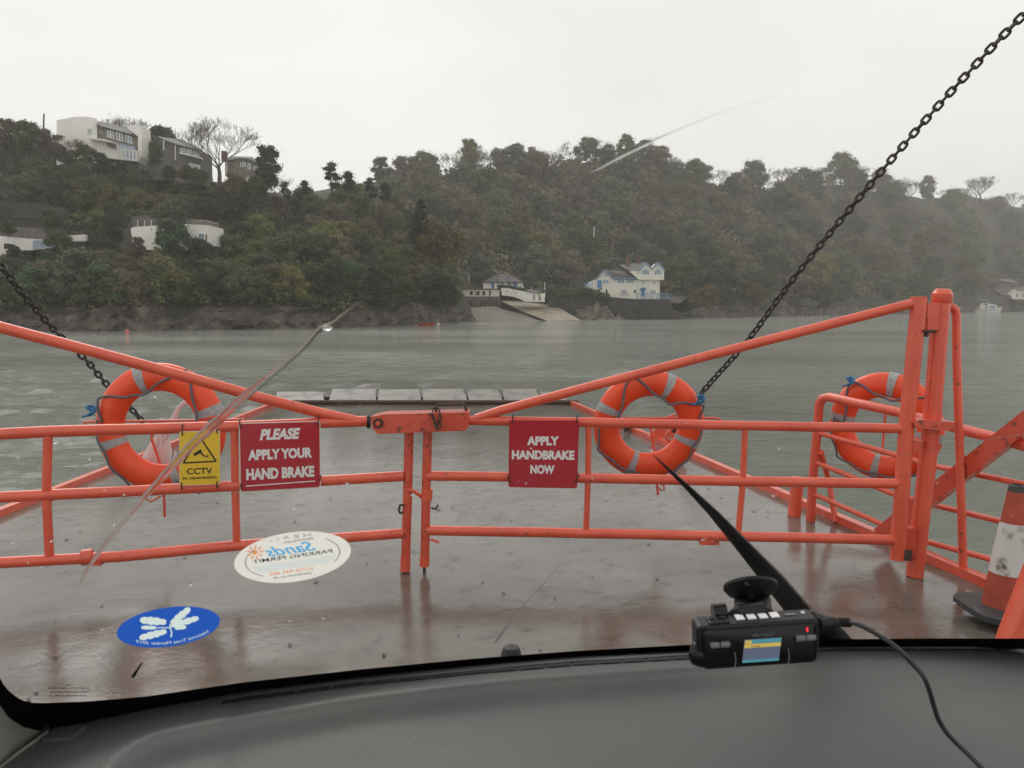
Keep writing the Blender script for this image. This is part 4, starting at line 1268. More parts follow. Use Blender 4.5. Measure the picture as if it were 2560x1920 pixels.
part('cabin_window', MB().slab([(2458, 763), (2461, 759.6), (2469, 759.4), (2470, 763)], Yb - 1.06, .05), 'pane', cb_)
part('cabin_window', MB().rect(2463, 766, 2468, 771, Yb - 1.06, .05), 'dark', cb_)
bslab('foredeck', [(2473, 773), (2472, 763), (2478, 759.5), (2490, 762), (2494, 766), (2494, 772)], -.9, 1.8, 'boat_white')
bslab('awning', [(2473, 770), (2474, 765), (2482, 764.2), (2491, 766), (2488, 770)], -1.02, 2.04, 'blue_pale')
part('mast', MB().tube([P(2471, 758, Yb), P(2463.5, 739, Yb)], [.07, .04], 6), 'boat_white', bt_)
part('radar_arch', MB().tube([P(2450, 750, Yb), P(2470, 750, Yb), P(2470, 758, Yb)], .07, 6), 'boat_white', bt_)
part('guard_rail', MB().tube([P(2441, 773, Yb - 1.3), P(2441, 767, Yb - 1.3), P(2452, 767, Yb - 1.3), P(2452, 773, Yb - 1.3)], .05, 5).tube([P(2494, 771, Yb), P(2503, 764, Yb), P(2504, 768, Yb)], .05, 5), 'boat_white', bt_)
part('ensign', MB().slab([(2512, 750), (2517, 749), (2518, 752), (2513, 753)], Yb, .03).tube([P(2500, 769, Yb), P(2512, 750, Yb)], .03, 4), 'red', bt_)

fl = [(1786, 789.5, 3.8), (1820, 790, 2.0), (1850, 789.6, 1.8), (1882, 789, 2.4), (1889, 788.6, 4.2), (1945, 787.4, 4.2), (1991, 786.6, 4.4), (2013, 787, 3.8), (2043, 785.8, 3.6), (2053, 785.8, 4.0), (2090, 784.6, 4.4)]
names = ['leftmost, beside the shore rocks', 'second from the left', 'third from the left', 'small one left beside the chain', 'large one just left of the chain', 'first one right of the chain',
         'second one right of the chain', 'flatter one in the middle of the row', 'left one of the touching pair', 'right one of the touching pair', 'rightmost, over the sloping gate rail']
for (x, y, r_), nm in zip(fl, names):
    p = Pz(x, y, WATER_Z); R_ = r_ * p.y / 2048
    single('mooring_float', MB().ball((p.x, p.y, WATER_Z + R_ * .35), R_, 10, (1.1, 1.1, .85)).tube([(p.x, p.y, WATER_Z + R_ * 1.05), (p.x, p.y, WATER_Z + R_ * 1.4)], R_ * .15, 6), 'float_yellow',
           'yellow mooring float, ' + nm, 'float', 'yellow floats on the river below the far wood', True)
for x, y, r_, lab in ((1050, 814, 4.6, 'round white buoy at the left end of the red dinghy'), (1096, 812.5, 4.0, 'round white buoy right of the red dinghy')):
    p = Pz(x, y, WATER_Z); R_ = r_ * p.y / 2048
    single('mooring_buoy', MB().ball((p.x, p.y - .4, WATER_Z + R_ * .5), R_, 12).tube([(p.x, p.y - .4, WATER_Z + R_ * 1.4), (p.x, p.y - .4, WATER_Z + R_ * 1.8)], R_ * .15, 6), 'float_white', lab, 'buoy', 'white buoys by the red dinghy', True)
p = Pz(1066, 815, WATER_Z)
db = thing('dinghy', p, 'small red dinghy moored off the headland rocks', 'boat')
s_ = p.y / 2048
hull = MB(); vs = []
for u, wd in ((-20, .7), (-10, 1), (4, 1), (14, .75), (20, .06)):
    for s__, zz, k in ((-1, 7.5, 1), (-1, -2, .6), (1, -2, .6), (1, 7.5, 1)):
        vs.append((p.x + u * s_, p.y + s__ * 9 * s_ * wd * k, p.z + (zz + (1.5 if u > 15 else 0)) * s_))
hull.add(vs, [(4 * i + j, 4 * i + (j + 1) % 4, 4 * (i + 1) + (j + 1) % 4, 4 * (i + 1) + j) for i in range(4) for j in range(3)] + [(0, 1, 2, 3)])
part('hull', hull, 'red', db)
part('thwart', MB().box((p.x, p.y, p.z + 6 * s_), (5 * s_, 16 * s_, 1 * s_)), 'timber', db)
part('outboard', MB().box((p.x - 21 * s_, p.y, p.z + 7 * s_), (3 * s_, 3 * s_, 9 * s_)), 'black_tie', db)
p = Pz(318, 833, WATER_Z)
single('marker_buoy', MB().lathe([(.02, -.1), (.22, 0), (.24, .15), (.08, .34), (.05, .36)], p, 12).lathe([(.03, .3), (.2, .36), (.03, .42)], p, 8), 'orange', 'small orange marker buoy close to the left headland rocks', 'buoy', smooth=True)

# ================================================================== FERRY
def edge_x(a, b_, Y):
    t = (Y - a.y) / (b_.y - a.y)
    return a.x + (b_.x - a.x) * t
ER = (Pz(1430, 1011, 0), Pz(2463, 1465, 0)); EL = (Pz(686, 1013, 0), Pz(0, 1289, 0))
def XR(Y): return edge_x(*ER, Y)
def XL(Y): return edge_x(*EL, Y)
YF = ER[0].y
ferry = thing('ferry', (-0.6, 4.0, 0), 'wet grey steel deck of a chain-worked car ferry with orange painted edges', 'ferry')
dk = MB()
vs = []; Ys = [YF, 9, 6, 3, 0, -4]
for z in (0, -0.4):
    for Yy in Ys:
        vs += [(XL(Yy), Yy, z), (XR(Yy), Yy, z)]
n = len(Ys)
fs = [(2 * i, 2 * i + 2, 2 * i + 3, 2 * i + 1)[::-1] for i in range(n - 1)]
for i in range(n - 1):
    fs.append((2 * i, 2 * i + 2, 2 * n + 2 * i + 2, 2 * n + 2 * i))
    fs.append((2 * i + 1, 2 * n + 2 * i + 1, 2 * n + 2 * i + 3, 2 * i + 3))
fs += [(0, 1, 2 * n + 1, 2 * n), tuple(2 * n + 2 * i + j for i, j in ((0, 0), (0, 1), (n - 1, 1), (n - 1, 0)))]
dk.add(vs, [f[::-1] for f in fs])
part('deck', dk, 'deck', ferry)
hl = MB().add([(XL(YF - 1.5) + .3, YF - 1.5, -.4), (XR(YF - 1.5) - .3, YF - 1.5, -.4), (XR(-4) - .3, -4, -.4), (XL(-4) + .3, -4, -.4),
               (XL(YF - 1.5) + .6, YF - 4.5, WATER_Z - .5), (XR(YF - 1.5) - .6, YF - 4.5, WATER_Z - .5), (XR(-4) - .5, -4, WATER_Z - .5), (XL(-4) + .5, -4, WATER_Z - .5)],
              [(0, 1, 5, 4), (1, 2, 6, 5), (2, 3, 7, 6), (3, 0, 4, 7)])
part('hull', hl, 'hull', ferry)
for f_, w_ in ((XR, 1), (XL, -1)):
    e = MB()
    pts = [(f_(Yy), Yy) for Yy in (YF, 9, 6, 3, 0, -4)]
    for i in range(len(pts) - 1):
        (x0, y0), (x1, y1) = pts[i], pts[i + 1]
        e.prism([(x0 - .035 * w_, y0, .0), (x0 + .03 * w_, y0, .0), (x0 + .03 * w_, y0, .055), (x0 - .035 * w_, y0, .055)], (x1 - x0, y1 - y0, 0))
    part('edge_strip', e, 'orange', ferry)
part('ramp_gap_backing', MB().prism([(XL(YF) + .1, YF + .05, -.09), (XR(YF) - .1, YF + .05, -.09), (XR(YF) - .35, YF + 1.65, -.06), (XL(YF) - .05, YF + 1.65, -.06)], (0, 0, -.06)), 'frit_and_gap', ferry)  # black sheet added under the plates to paint their gaps dark
part('hinge_bar', MB().tube([(XL(YF) - .1, YF + .02, .03), (XR(YF) + .1, YF + .02, .03)], .04, 8), 'rust', ferry)
# ramp of steel planks beyond the hinge
xs = [686, 812, 940, 1055, 1172, 1262, 1360, 1424]
for i in range(len(xs) - 1):
    x0 = Pz(xs[i], 1011, 0).x; x1 = Pz(xs[i + 1], 1011, 0).x
    ln = 1.8 if 0 < i < 6 else 1.35
    a, b_ = Vector((x0 + .008 + .03 * (i == 1), YF + .07, .01 + .006 * (i % 2))), Vector((x1 - .008, YF + .07, .01 + .006 * (i % 2)))
    t0 = (-.05) * (i - 3) ; sh = -.2 - .14 * (i - 3) * -.4
    c, d = b_ + Vector((sh, ln, .05)), a + Vector((sh, ln, .05))
    mb = MB().prism([a, b_, c, d], (0, 0, -.06))
    part('ramp_plate', mb, 'plank', ferry)
# short stub posts along the right edge and chain lugs
for px, py, c in ((1552, 1068, 'orange'), (1578, 1078, 'rail_grey')):
    p = Pz(px, py, 0)
    part('stub_post', MB().tube([p + Vector((-.05, 0, 0)), p + Vector((-.05, 0, .14))], .045, 8), c, ferry, True)
lug = Pz(1668, 1108, 0)
part('chain_lug', MB().prism([lug + Vector(q) for q in ((-.22, .05, .05), (-.02, .05, .30), (.10, .05, .34), (.14, .05, .06))], (0, .03, 0)), 'orange', ferry)
for f_, w_ in ((XR, 1), (XL, -1)):
    pass
for k, (px, py) in enumerate(((1690, 1080), (1700, 1068), (1683, 1092))):
    c = P(px, py, 9.0)
    part('shackle', MB().tube([c + Vector((.07 * math.cos(a), .02 * k, .06 * math.sin(a))) for a in np.linspace(0, 6.28, 13)], .022, 6), 'orange', ferry, True)
for q in (((1985, 1232), (1987, 1288), 6.2, .045),):
    p = Pz(1985, 1290, 0)
    part('stub_post', MB().tube([p, p + Vector((.02, 0, .30))], .05, 10), 'orange', ferry, True)
# fallen leaves and grit on the wet deck
v = []
for i in range(230):
    Yy = 3.2 + 9.5 * rnd.random() ** 1.4
    x = lerp(XL(Yy) + .1, XR(Yy) - .1, rnd.random())
    a = rnd.uniform(0, 6.28); s1 = .005 + .022 * rnd.random() ** 3; s2 = s1 * rnd.uniform(.3, .8)
    c, s_ = math.cos(a), math.sin(a)
    v += [(x + c * s1, Yy + s_ * s1, .003), (x - s_ * s2, Yy + c * s2, .007), (x - c * s1, Yy - s_ * s1, .004), (x + s_ * s2, Yy - c * s2, .009)]
o = link('leaf_litter', quad_mesh('leaf_litter', np.array(v), simple('wet_dead_leaf', (0.045, 0.034, 0.026), 0.5, 0.5, 40))); o['kind'] = 'stuff'

# ------------------------------------------------------------------ gates
def Yl(px): return 4.82 + (px - 1015) / 1015.0 * 0.50
def Yr_(px): return 4.80 - (px - 1060) / 1200.0 * 0.10
def gp(px, py, left, d=0.0):
    return P(px, py, (Yl(px) if left else Yr_(px)) + d)
def rail(parent, name, pts, rad, left, m='orange', d=0.0, wob=True):
    q = []
    for i in range(len(pts) - 1):
        a, b_ = gp(*pts[i], left, d), gp(*pts[i + 1], left, d)
        nn = max(2, int((b_ - a).length / 0.12))
        for k in range(nn + (i == len(pts) - 2)):
            c = a.lerp(b_, k / nn)
            q.append(c + Vector((0, 0, .0022 * noise.noise(c * 3.1))))
    return part(name, MB().tube(q, rad, 16), m, parent, True)
gl = thing('gate_leaf', (gp(1015, 1432, True).x, 4.82, 0), 'left leaf of the orange tubular steel gate, carrying the yellow camera sign', 'gate')
rail(gl, 'top_rail', [(-150, 1090), (0, 1085), (120, 1079), (560, 1067), (925, 1052)], .032, True)
rail(gl, 'diagonal_rail', [(-150, 760), (0, 818), (330, 905), (640, 991), (800, 1032), (890, 1052)], .031, True)
rail(gl, 'middle_rail', [(-150, 1250), (0, 1243), (300, 1229), (600, 1214), (1008, 1190)], .031, True)
rail(gl, 'bottom_rail', [(-150, 1418), (0, 1407), (300, 1391), (588, 1364), (1008, 1333)], .031, True)
rail(gl, 'upright', [(120, 1079), (116, 1240), (124, 1398)], .024, True)
rail(gl, 'upright', [(586, 1066), (588, 1214), (592, 1362)], .022, True)
rail(gl, 'end_post', [(1023, 1068), (1020, 1200), (1014, 1395)], .0285, True, 'orange_worn_shaded')
rail(gl, 'foot_sleeve', [(1014, 1393), (1013, 1427)], .031, True)
rail(gl, 'drop_bolt', [(1013, 1427), (1013, 1438)], .018, True, 'rust')
rail(gl, 'collar', [(917, 1053), (926, 1053)], .041, True, 'black_tie')
rail(gl, 'hook', [(1011, 1262), (1000, 1263), (997, 1275), (1000, 1283), (1008, 1281)], .007, True, 'rust', -.03)
rail(gl, 'catch', [(1016, 1224), (1035, 1228), (1056, 1243)], .011, True, 'orange', -.02)
rail(gl, 'rail_clamp', [(205, 1394), (232, 1391)], .045, True, 'orange_worn_shaded')
part('bar_stub', MB().box(gp(245, 1400, True), (.05, .05, .05)), 'orange_worn_shaded', gl)
gr = thing('gate_leaf', (gp(1058, 1425, False).x, 4.80, 0), 'right leaf of the orange tubular steel gate, hung on the tall post', 'gate')
rail(gr, 'top_rail', [(1165, 1051), (1440, 1055), (1850, 1064), (2262, 1071)], .0285, False)
rail(gr, 'diagonal_rail', [(1190, 1047), (1250, 1027), (1440, 976), (1850, 868), (2290, 756)], .028, False)
rail(gr, 'middle_rail', [(1066, 1189), (1460, 1195), (1850, 1203), (2246, 1209)], .030, False)
rail(gr, 'bottom_rail', [(1066, 1326), (1460, 1333), (1850, 1341), (2240, 1350)], .030, False)
rail(gr, 'upright', [(1471, 1058), (1470, 1195), (1465, 1333)], .018, False)
rail(gr, 'upright', [(1863, 1066), (1857, 1203), (1845, 1341)], .018, False)
rail(gr, 'end_post', [(1070, 1068), (1066, 1200), (1062, 1393)], .0275, False, 'orange_worn_shaded')
rail(gr, 'foot_sleeve', [(1062, 1391), (1061, 1415)], .030, False)
rail(gr, 'drop_bolt', [(1061, 1415), (1061, 1436)], .010, False, 'rust')
rail(gr, 'lock_sleeve', [(1068, 1222), (1066, 1250)], .034, False)
rail(gr, 'hook', [(1078, 1270), (1090, 1272), (1095, 1262)], .006, False, 'rust', -.03)
rail(gr, 'lug', [(1076, 1348), (1098, 1356)], .008, False, 'orange', -.02)
part('bar_stub', MB().box(gp(1772, 1350, False, -.02), (.11, .06, .045)), 'orange_worn_shaded', gr)
# end stile of the right leaf: leaning square-cut tube up to the top hinge
part('stile', MB().tube([gp(2243, 1398, False), gp(2266, 1071, False), gp(2298, 748, False)], .043, 18), 'orange', gr, True)
part('stile_cap', MB().lathe([(.001, .010), (.044, .010), (.044, -.01)], gp(2297, 746, False), 18), 'orange', gr)
# latch box joining the leaves
lb = MB()
pts = [(926, 1043), (960, 1036), (1172, 1031), (1172, 1065), (1163, 1077), (1130, 1078), (950, 1085), (945, 1086), (930, 1070)]
lb.prism([P(x, y, 4.72) for x, y in pts], (0, .16, 0))
lo = part('latch_box', lb, 'orange_worn_shaded', gr)
part('bolt_plate', MB().lathe([(.001, .012), (.028, .012), (.03, 0)], P(946, 1058, 4.72), 16, (0, -1, 0)), 'rust', lo)
part('bolt_head', MB().lathe([(.001, .03), (.013, .028), (.015, .01)], P(946, 1058, 4.72), 12, (0, -1, 0)), 'orange', lo)
part('handle', MB().tube([P(1090, 1036, 4.80), P(1090, 1018, 4.80), P(1093, 1012, 4.80), P(1158, 1010, 4.80), P(1164, 1014, 4.80), P(1166, 1034, 4.80)], .009, 8), 'rust', lo, True)
part('ring', MB().tube([P(1090, 1026, 4.78) + Vector((.02 * math.cos(a), 0, .018 * math.sin(a))) for a in np.linspace(0, 6.28, 15)], .0045, 6), 'rust', lo, True)
part('locking_pin', MB().tube([P(1072, 1036, 4.69), P(1080, 1034, 4.69), P(1094, 1076, 4.69)], .009, 8), 'rust', lo, True)
for k in range(4):
    c = P(1100 - k * 0.3, 1036 + k * 9.5, 4.69)
    part('chain_link', MB().tube([c + Vector((.009 * math.cos(a) * (1 if k % 2 else .4), -.006 * math.cos(a) * (0 if k % 2 else 1), .014 * math.sin(a))) for a in np.linspace(0, 6.28, 11)], .004, 5), 'rust', lo, True)
# hinge post
hp_ = thing('hinge_post', Pz(2285, 1440, 0), 'tall orange round post with capped top, right of the gate', 'post')
Yp = 4.74
part('post', MB().tube([P(2286, 1440, Yp), P(2328, 1071, Yp), P(2354, 752, Yp)], .049, 22), 'orange', hp_, True)
part('cap', MB().lathe([(.049, -.01), (.056, 0), (.057, .045), (.048, .055), (.044, .068), (.035, .073), (.001, .075)], P(2354, 754, Yp), 22, (.06, 0, 1)), 'orange', hp_, True)
br = MB()
br.box(P(2326, 776, Yp - .02), (.07, .07, .09)); br.box(P(2326, 808, Yp - .02), (.062, .065, .075))
part('hinge', br, 'orange', hp_)
part('hinge_pin', MB().tube([P(2316, 830, Yp - .03), P(2314, 842, Yp - .03)], .016, 8).tube([P(2308, 828, Yp - .09), P(2340, 828, Yp - .09)], .008, 6), 'rust', hp_, True)
br = MB().box(P(2270, 1352, Yp - .02), (.06, .08, .17))
part('hinge', br, 'orange_worn_shaded', hp_)
part('hinge_pin', MB().tube([P(2266, 1372, Yp - .05), P(2262, 1398, Yp - .05)], .035, 10), 'rust', hp_, True)
part('hinge_stop', MB().tube([P(2290, 1100, Yp - .05), P(2288, 1125, Yp - .05)], .045, 10), 'orange_worn_shaded', hp_, True)
part('gusset', MB().prism([P(2283, 1056, Yp - .1), P(2300, 1050, Yp - .1), P(2384, 1056, Yp - .1), P(2394, 1070, Yp - .1), P(2376, 1078, Yp - .1), P(2330, 1074, Yp - .1), P(2290, 1070, Yp - .1)], (0, .14, 0)), 'orange_worn_shaded', hp_)
brace = [P(2362, 770, Yp + .05), P(2376, 764, Yp + .05), P(2388, 774, Yp + .05), P(2391, 790, Yp + .05), P(2392, 900, Yp + .04), P(2400, 1150, Yp + .02), P(2409, 1452, Yp)]
part('brace', MB().tube(brace, .024, 14), 'orange', hp_, True)

# ------------------------------------------------------------------ railings along the right side
sr = thing('side_railing', Pz(2026, 1306, 0), 'orange four-bar railing with a rounded hoop along the right side of the ferry', 'railing')
F = Pz(2026, 1306, 0)
def srp(px, py):
    t = (px - 2050) / (2480 - 2050)
    return P(px, py, lerp(F.y - 0.02, 4.72, min(t, 1)) - max(0, t - 1) * 1.0)
def srail(name, pts, rad):
    return part(name, MB().tube([srp(*p) for p in pts], rad, 14), 'orange', sr, True)
srail('top_rail', [(2026, 1306), (2034, 1180), (2046, 1040), (2048, 1012), (2056, 996), (2072, 992), (2252, 1032), (2330, 1054), (2480, 1093), (2590, 1121), (2900, 1200)], .033)
srail('rail', [(2044, 1082), (2060, 1086), (2243, 1139), (2325, 1163), (2480, 1194), (2590, 1217), (2900, 1290)], .0185)
srail('rail', [(2040, 1155), (2050, 1160), (2233, 1235), (2313, 1257), (2480, 1298), (2590, 1325), (2900, 1400)], .0185)
srail('rail', [(2034, 1236), (2050, 1242), (2219, 1317), (2305, 1351), (2480, 1399), (2590, 1428), (2900, 1510)], .0185)
part('strut', MB().tube([srp(2052, 1130), P(2072, 1200, F.y + .15), Pz(2090, 1306, 0)], .022, 12), 'orange', sr, True)
# lifting beam crossing behind the railing
lbm = MB()
a, b_ = P(2205, 1338, 5.25), P(2760, 905, 4.2)
d = (b_ - a).normalized(); R = d.to_track_quat('X', 'Z').to_matrix()
lbm.box((a + b_) / 2, ((b_ - a).length, .08, .10), R)
single('lifting_beam', lbm, 'orange_worn_shaded', 'broad flat orange beam slanting up behind the right railing', 'beam')  # the beam's shade is put into this darker orange
a, b_ = P(2484, 1660, 3.35), P(2600, 1380, 3.25)
lbm = MB().tube([P(2500, 1730, 3.3), P(2545, 1590, 3.3), P(2600, 1450, 3.3), P(2660, 1290, 3.3)], .075, 16)
single('near_post', lbm, 'orange', 'wet orange post leaning in the bottom right corner beside the traffic cone', 'post', smooth=True)

# ------------------------------------------------------------------ lifebuoys
def lifebuoy(px, py, Y, rot, yaw, label, knot, Rout=.375, roll=0, tilt=0):
    o = thing('lifebuoy', P(px, py, Y), label, 'lifebuoy', 'orange lifebuoys hung on the ferry rails')
    R0, r0 = Rout - .088, .088
    def torus(a0, a1, k, seg, sc):
        mb = MB(); rows = []
        for i in range(seg + 1):
            a = a0 + (a1 - a0) * i / seg
            for j in range(20):
                b_ = 2 * math.pi * j / 20
                rr_ = R0 + r0 * sc * math.cos(b_)
                rows.append((rr_ * math.cos(a), r0 * sc * .66 * math.sin(b_), rr_ * math.sin(a)))
        mb.add(rows, [(i * 20 + j, (i + 1) * 20 + j, (i + 1) * 20 + (j + 1) % 20, i * 20 + (j + 1) % 20) for i in range(seg) for j in range(20)])
        return mb
    T = Matrix.Translation(o.location) @ Matrix.Rotation(yaw, 4, 'Z') @ Matrix.Rotation(tilt, 4, 'X')
    def pm(name, mb, m, par, sm=True):
        mb.v = [tuple(T @ Vector(q)) for q in mb.v]
        return part(name, mb, m, par, sm)
    pm('ring', torus(0, 2 * math.pi, 1, 72, 1), 'buoy', o)
    for k in range(4):
        a = math.radians(rot + 90 * k)
        pm('reflective_band', torus(a - .085, a + .085, 1, 6, 1.03), 'reflective', o)
    rp = MB(); rs_ = random.Random(int(px))
    for k in range(4):
        a0 = math.radians(rot + 45 + 90 * k); a1 = a0 + math.pi / 2
        pts = []
        for i in range(25):
            u = i / 24; a = lerp(a0, a1, u)
            sag = math.sin(math.pi * u)
            rr_ = (R0 + r0 * 1.0) - .05 * sag * (1 if math.sin(a) < .2 else 2.6) + .008 * math.sin(u * 19 + k)
            y = -r0 * .55 - .035 * sag
            z = rr_ * math.sin(a) - (.05 * sag if math.sin(a) > .2 else 0)
            pts.append((rr_ * math.cos(a), y, z))
        rp.tube(pts, .0075, 7)
    pm('grab_rope', rp, 'rope', o)
    ka = math.radians(knot)
    kn = MB(); c = Vector(((R0 + r0) * math.cos(ka), -.06, (R0 + r0) * math.sin(ka)))
    kp = [c + Vector((.022 * math.sin(t * 5.1), -.02 + .014 * math.cos(t * 7), .022 * math.cos(t * 3.3) + .012 * t - .02)) for t in np.linspace(0, 2.6, 26)]
    kn.tube(kp, .009, 7)
    kn.tube([c, c + Vector((-.03, -.02, -.035)), c + Vector((-.06, -.015, -.04))], .007, 7)
    pm('rope_knot', kn, 'rope_blue', o)
    return o
lifebuoy(403, 1069, 5.05, 108, 0.0, 'left lifebuoy, behind the yellow camera sign', 163, .405)
lifebuoy(1622, 1062, 5.45, 68, 0.05, 'middle lifebuoy, right of the smaller red sign', 32, .375, tilt=math.radians(8))
lifebuoy(2212, 1066, 5.75, 82, math.radians(-40), 'right lifebuoy, half hidden by the tall gate end', 125, .385)
def rack(label, rods):
    o = thing('lifebuoy_rack', Vector((rods[0][1][0].x, rods[0][1][0].y, 0)), label, 'rack')
    for nm, pts, r_ in rods:
        part(nm, MB().tube(pts, r_, 8), 'orange', o, True)
e = Pz(1640, 1250, 0)
rack('thin orange rod frame holding the middle lifebuoy', [('rod', [P(1452, 1046, 5.62), P(1785, 1045, 5.62), P(1800, 1048, 5.62), P(1806, 1056, 5.62)], .008), ('rod', [P(1623, 1047, 5.62), P(1632, 1100, 5.62), P(1640, 1180, 5.62), P(1645, 1237, 5.62)], .009),
      ('hook', [P(1650, 1208, 5.55), P(1660, 1214, 5.55), P(1660, 1226, 5.55), P(1651, 1226, 5.55), P(1650, 1218, 5.55)], .007)])
rack('thin orange rod frame holding the left lifebuoy', [('rod', [P(205, 1062, 5.18), P(215, 1055, 5.18), P(610, 1049, 5.18)], .008), ('rod', [P(378, 1052, 5.18), P(380, 1100, 5.18), P(408, 1180, 5.18), P(412, 1292, 5.18)], .009),
      ('hoop', [P(356, 1228, 5.0), P(360, 1246, 5.0), P(378, 1254, 5.0), P(402, 1240, 5.0)], .006)])
rack('thin orange rod frame holding the right lifebuoy', [('rod', [P(2108, 968, 5.95), P(2200, 992, 5.95), P(2310, 1016, 5.95)], .008), ('rod', [P(2214, 1030, 5.95), P(2208, 1100, 5.95), P(2203, 1160, 5.95)], .009)])
# white furled sheet seen through the left lifebuoy
ws = MB()
prof = [((478, 1003), 16), ((455, 1010), 14), ((446, 1024), 12), ((436, 1045), 17), ((422, 1068), 24), ((408, 1090), 34), ((400, 1120), 56), ((392, 1160), 76), ((372, 1196), 78)]
ws.tube([P(x, y, 5.3) for (x, y), w_ in prof], [w_ * .5 * 5.3 / 2048 for _, w_ in prof], 20)
ws.v = [(x + .006 * math.sin(z * 60), 5.3 + (y - 5.3) * .55, z) for x, y, z in ws.v]
wsd = thing('furled_sheet', P(400, 1196, 5.3), 'white furled plastic sheet tied at the neck behind the left lifebuoy', 'sheet')
part('sheet', ws, 'white_sheet', wsd, True)
sc = MB()
for pl in ([(388, 1088), (396, 1090), (396, 1110), (388, 1128)], [(402, 1084), (412, 1096), (406, 1112)], [(420, 1080), (418, 1100)], [(383, 1120), (400, 1132)]):
    sc.tube([P(x, y, 5.18) for x, y in pl], .0035, 5)
part('scribble', sc, 'ink_grey', wsd)
part('tie', MB().tube([P(440, 1130, 5.02), P(432, 1160, 5.02), P(414, 1206, 5.02), P(405, 1214, 5.02)], .007, 7), 'white_sheet', wsd, True)

# ------------------------------------------------------------------ chains
LINK_L = 0.106
lk = MB()
pts = []
for i in range(21):
    a = 2 * math.pi * i / 20
    pts.append(((LINK_L / 2 - .0365) * (1 if math.cos(a) > 0 else -1) * (abs(math.cos(a)) > .01) + .0252 * math.cos(a), .0252 * math.sin(a), 0))
lk.tube(pts[:-1] + [pts[0]], .0118, 8, cap=False)
link_me = mesh_of('link', lk.v, lk.f, M['chain'], True)
def chain(pts, label, extra=0):
    cr = [Vector(p) for p in pts]
    dense = []
    for i in range(len(cr) - 1):
        p0 = cr[max(i - 1, 0)]; p1 = cr[i]; p2 = cr[i + 1]; p3 = cr[min(i + 2, len(cr) - 1)]
        for k in range(40):
            t = k / 40
            dense.append(0.5 * ((2 * p1) + (p2 - p0) * t + (2 * p0 - 5 * p1 + 4 * p2 - p3) * t * t + (3 * p1 - p0 - 3 * p2 + p3) * t ** 3))
    dense.append(cr[-1])
    o = thing('chain', cr[0], label, 'chain')
    step = LINK_L - .037
    acc = 0; k = 0; last = dense[0]
    r_ = random.Random(3)
    pos = []; dist = 0
    for a, b_ in zip(dense[:-1], dense[1:]):
        L = (b_ - a).length
        while acc <= dist + L:
            pos.append((a.lerp(b_, (acc - dist) / L), (b_ - a).normalized())); acc += step
        dist += L
    for k, (p, d) in enumerate(pos[:(180 if cr[0].x > 0 else 100)]):
        l = link('link', link_me, o)
        q = d.to_track_quat('X', 'Z').to_matrix().to_4x4() @ Matrix.Rotation(math.radians(45 + 90 * (k % 2)) + r_.uniform(-.12, .12) + k * .02, 4, 'X')
        l.matrix_local = Matrix.Translation(p - cr[0]) @ q
    return o
chain([P(1688, 1072, 9.0), P(1756, 980, 8.75), P(1870, 850, 8.45), P(2000, 675, 8.1), P(2240, 385, 7.5), P(2450, 150, 7.0), P(2620, -25, 6.6), P(2900, -310, 6.0)], 'long taut rusty chain rising to the upper right corner')
chain([P(366, 1072, 9.2), P(345, 1040, 9.1), P(268, 962, 8.9), P(215, 900, 8.7), P(150, 840, 8.5), P(60, 740, 8.1), P(-20, 640, 7.8), P(-300, 320, 7.0)], 'shorter rusty chain rising to the left edge of the picture')

# ------------------------------------------------------------------ traffic cone
cx = thing('traffic_cone', Pz(2470, 1548, 0), 'leaning orange and white traffic cone on a black base', 'cone')
top = P(2543, 1214, 4.05); bot = P(2512, 1518, 4.05)
ax = (top - bot).normalized(); L = (top - bot).length
def ring_(t0, t1, m, nm, extra=0):
    def rad(t): return lerp(.108, .037, t) + extra
    part(nm, MB().lathe([(rad(t0), t0 * L), (rad((t0 + t1) / 2), (t0 + t1) / 2 * L), (rad(t1), t1 * L)], bot, 28, ax), m, cx, True)
ring_(0, .30, 'cone_orange', 'body')
ring_(.29, .70, 'cone_white', 'white_sleeve', .003)
ring_(.69, .965, 'cone_orange', 'upper_body')
part('tip', MB().lathe([(.041, .955 * L), (.036, 1.0 * L), (.026, 1.01 * L), (.024, .97 * L)], bot, 24, ax), 'cone_base', cx, True)
R = Vector((0, 0, 1)).rotation_difference(ax * .15 + Vector((0, 0, .85))).to_matrix()
bs = MB()
n_ = 28
vs = []
for z, k in ((-.022, 1.0), (.008, 1.0), (.016, .92)):
    for i in range(n_):
        a = 2 * math.pi * i / n_
        p = 5.0; r_ = .195 * k / (abs(math.cos(a)) ** p + abs(math.sin(a)) ** p) ** (1 / p)
        vs.append(bot + R @ Vector((r_ * math.cos(a + .0), r_ * math.sin(a), z)))
fs = [(j * n_ + i, j * n_ + (i + 1) % n_, (j + 1) * n_ + (i + 1) % n_, (j + 1) * n_ + i) for j in range(2) for i in range(n_)] + [tuple(range(2 * n_, 3 * n_)), tuple(range(n_))[::-1]]
bs.add(vs, fs)
part('base', bs, 'cone_base', cx)

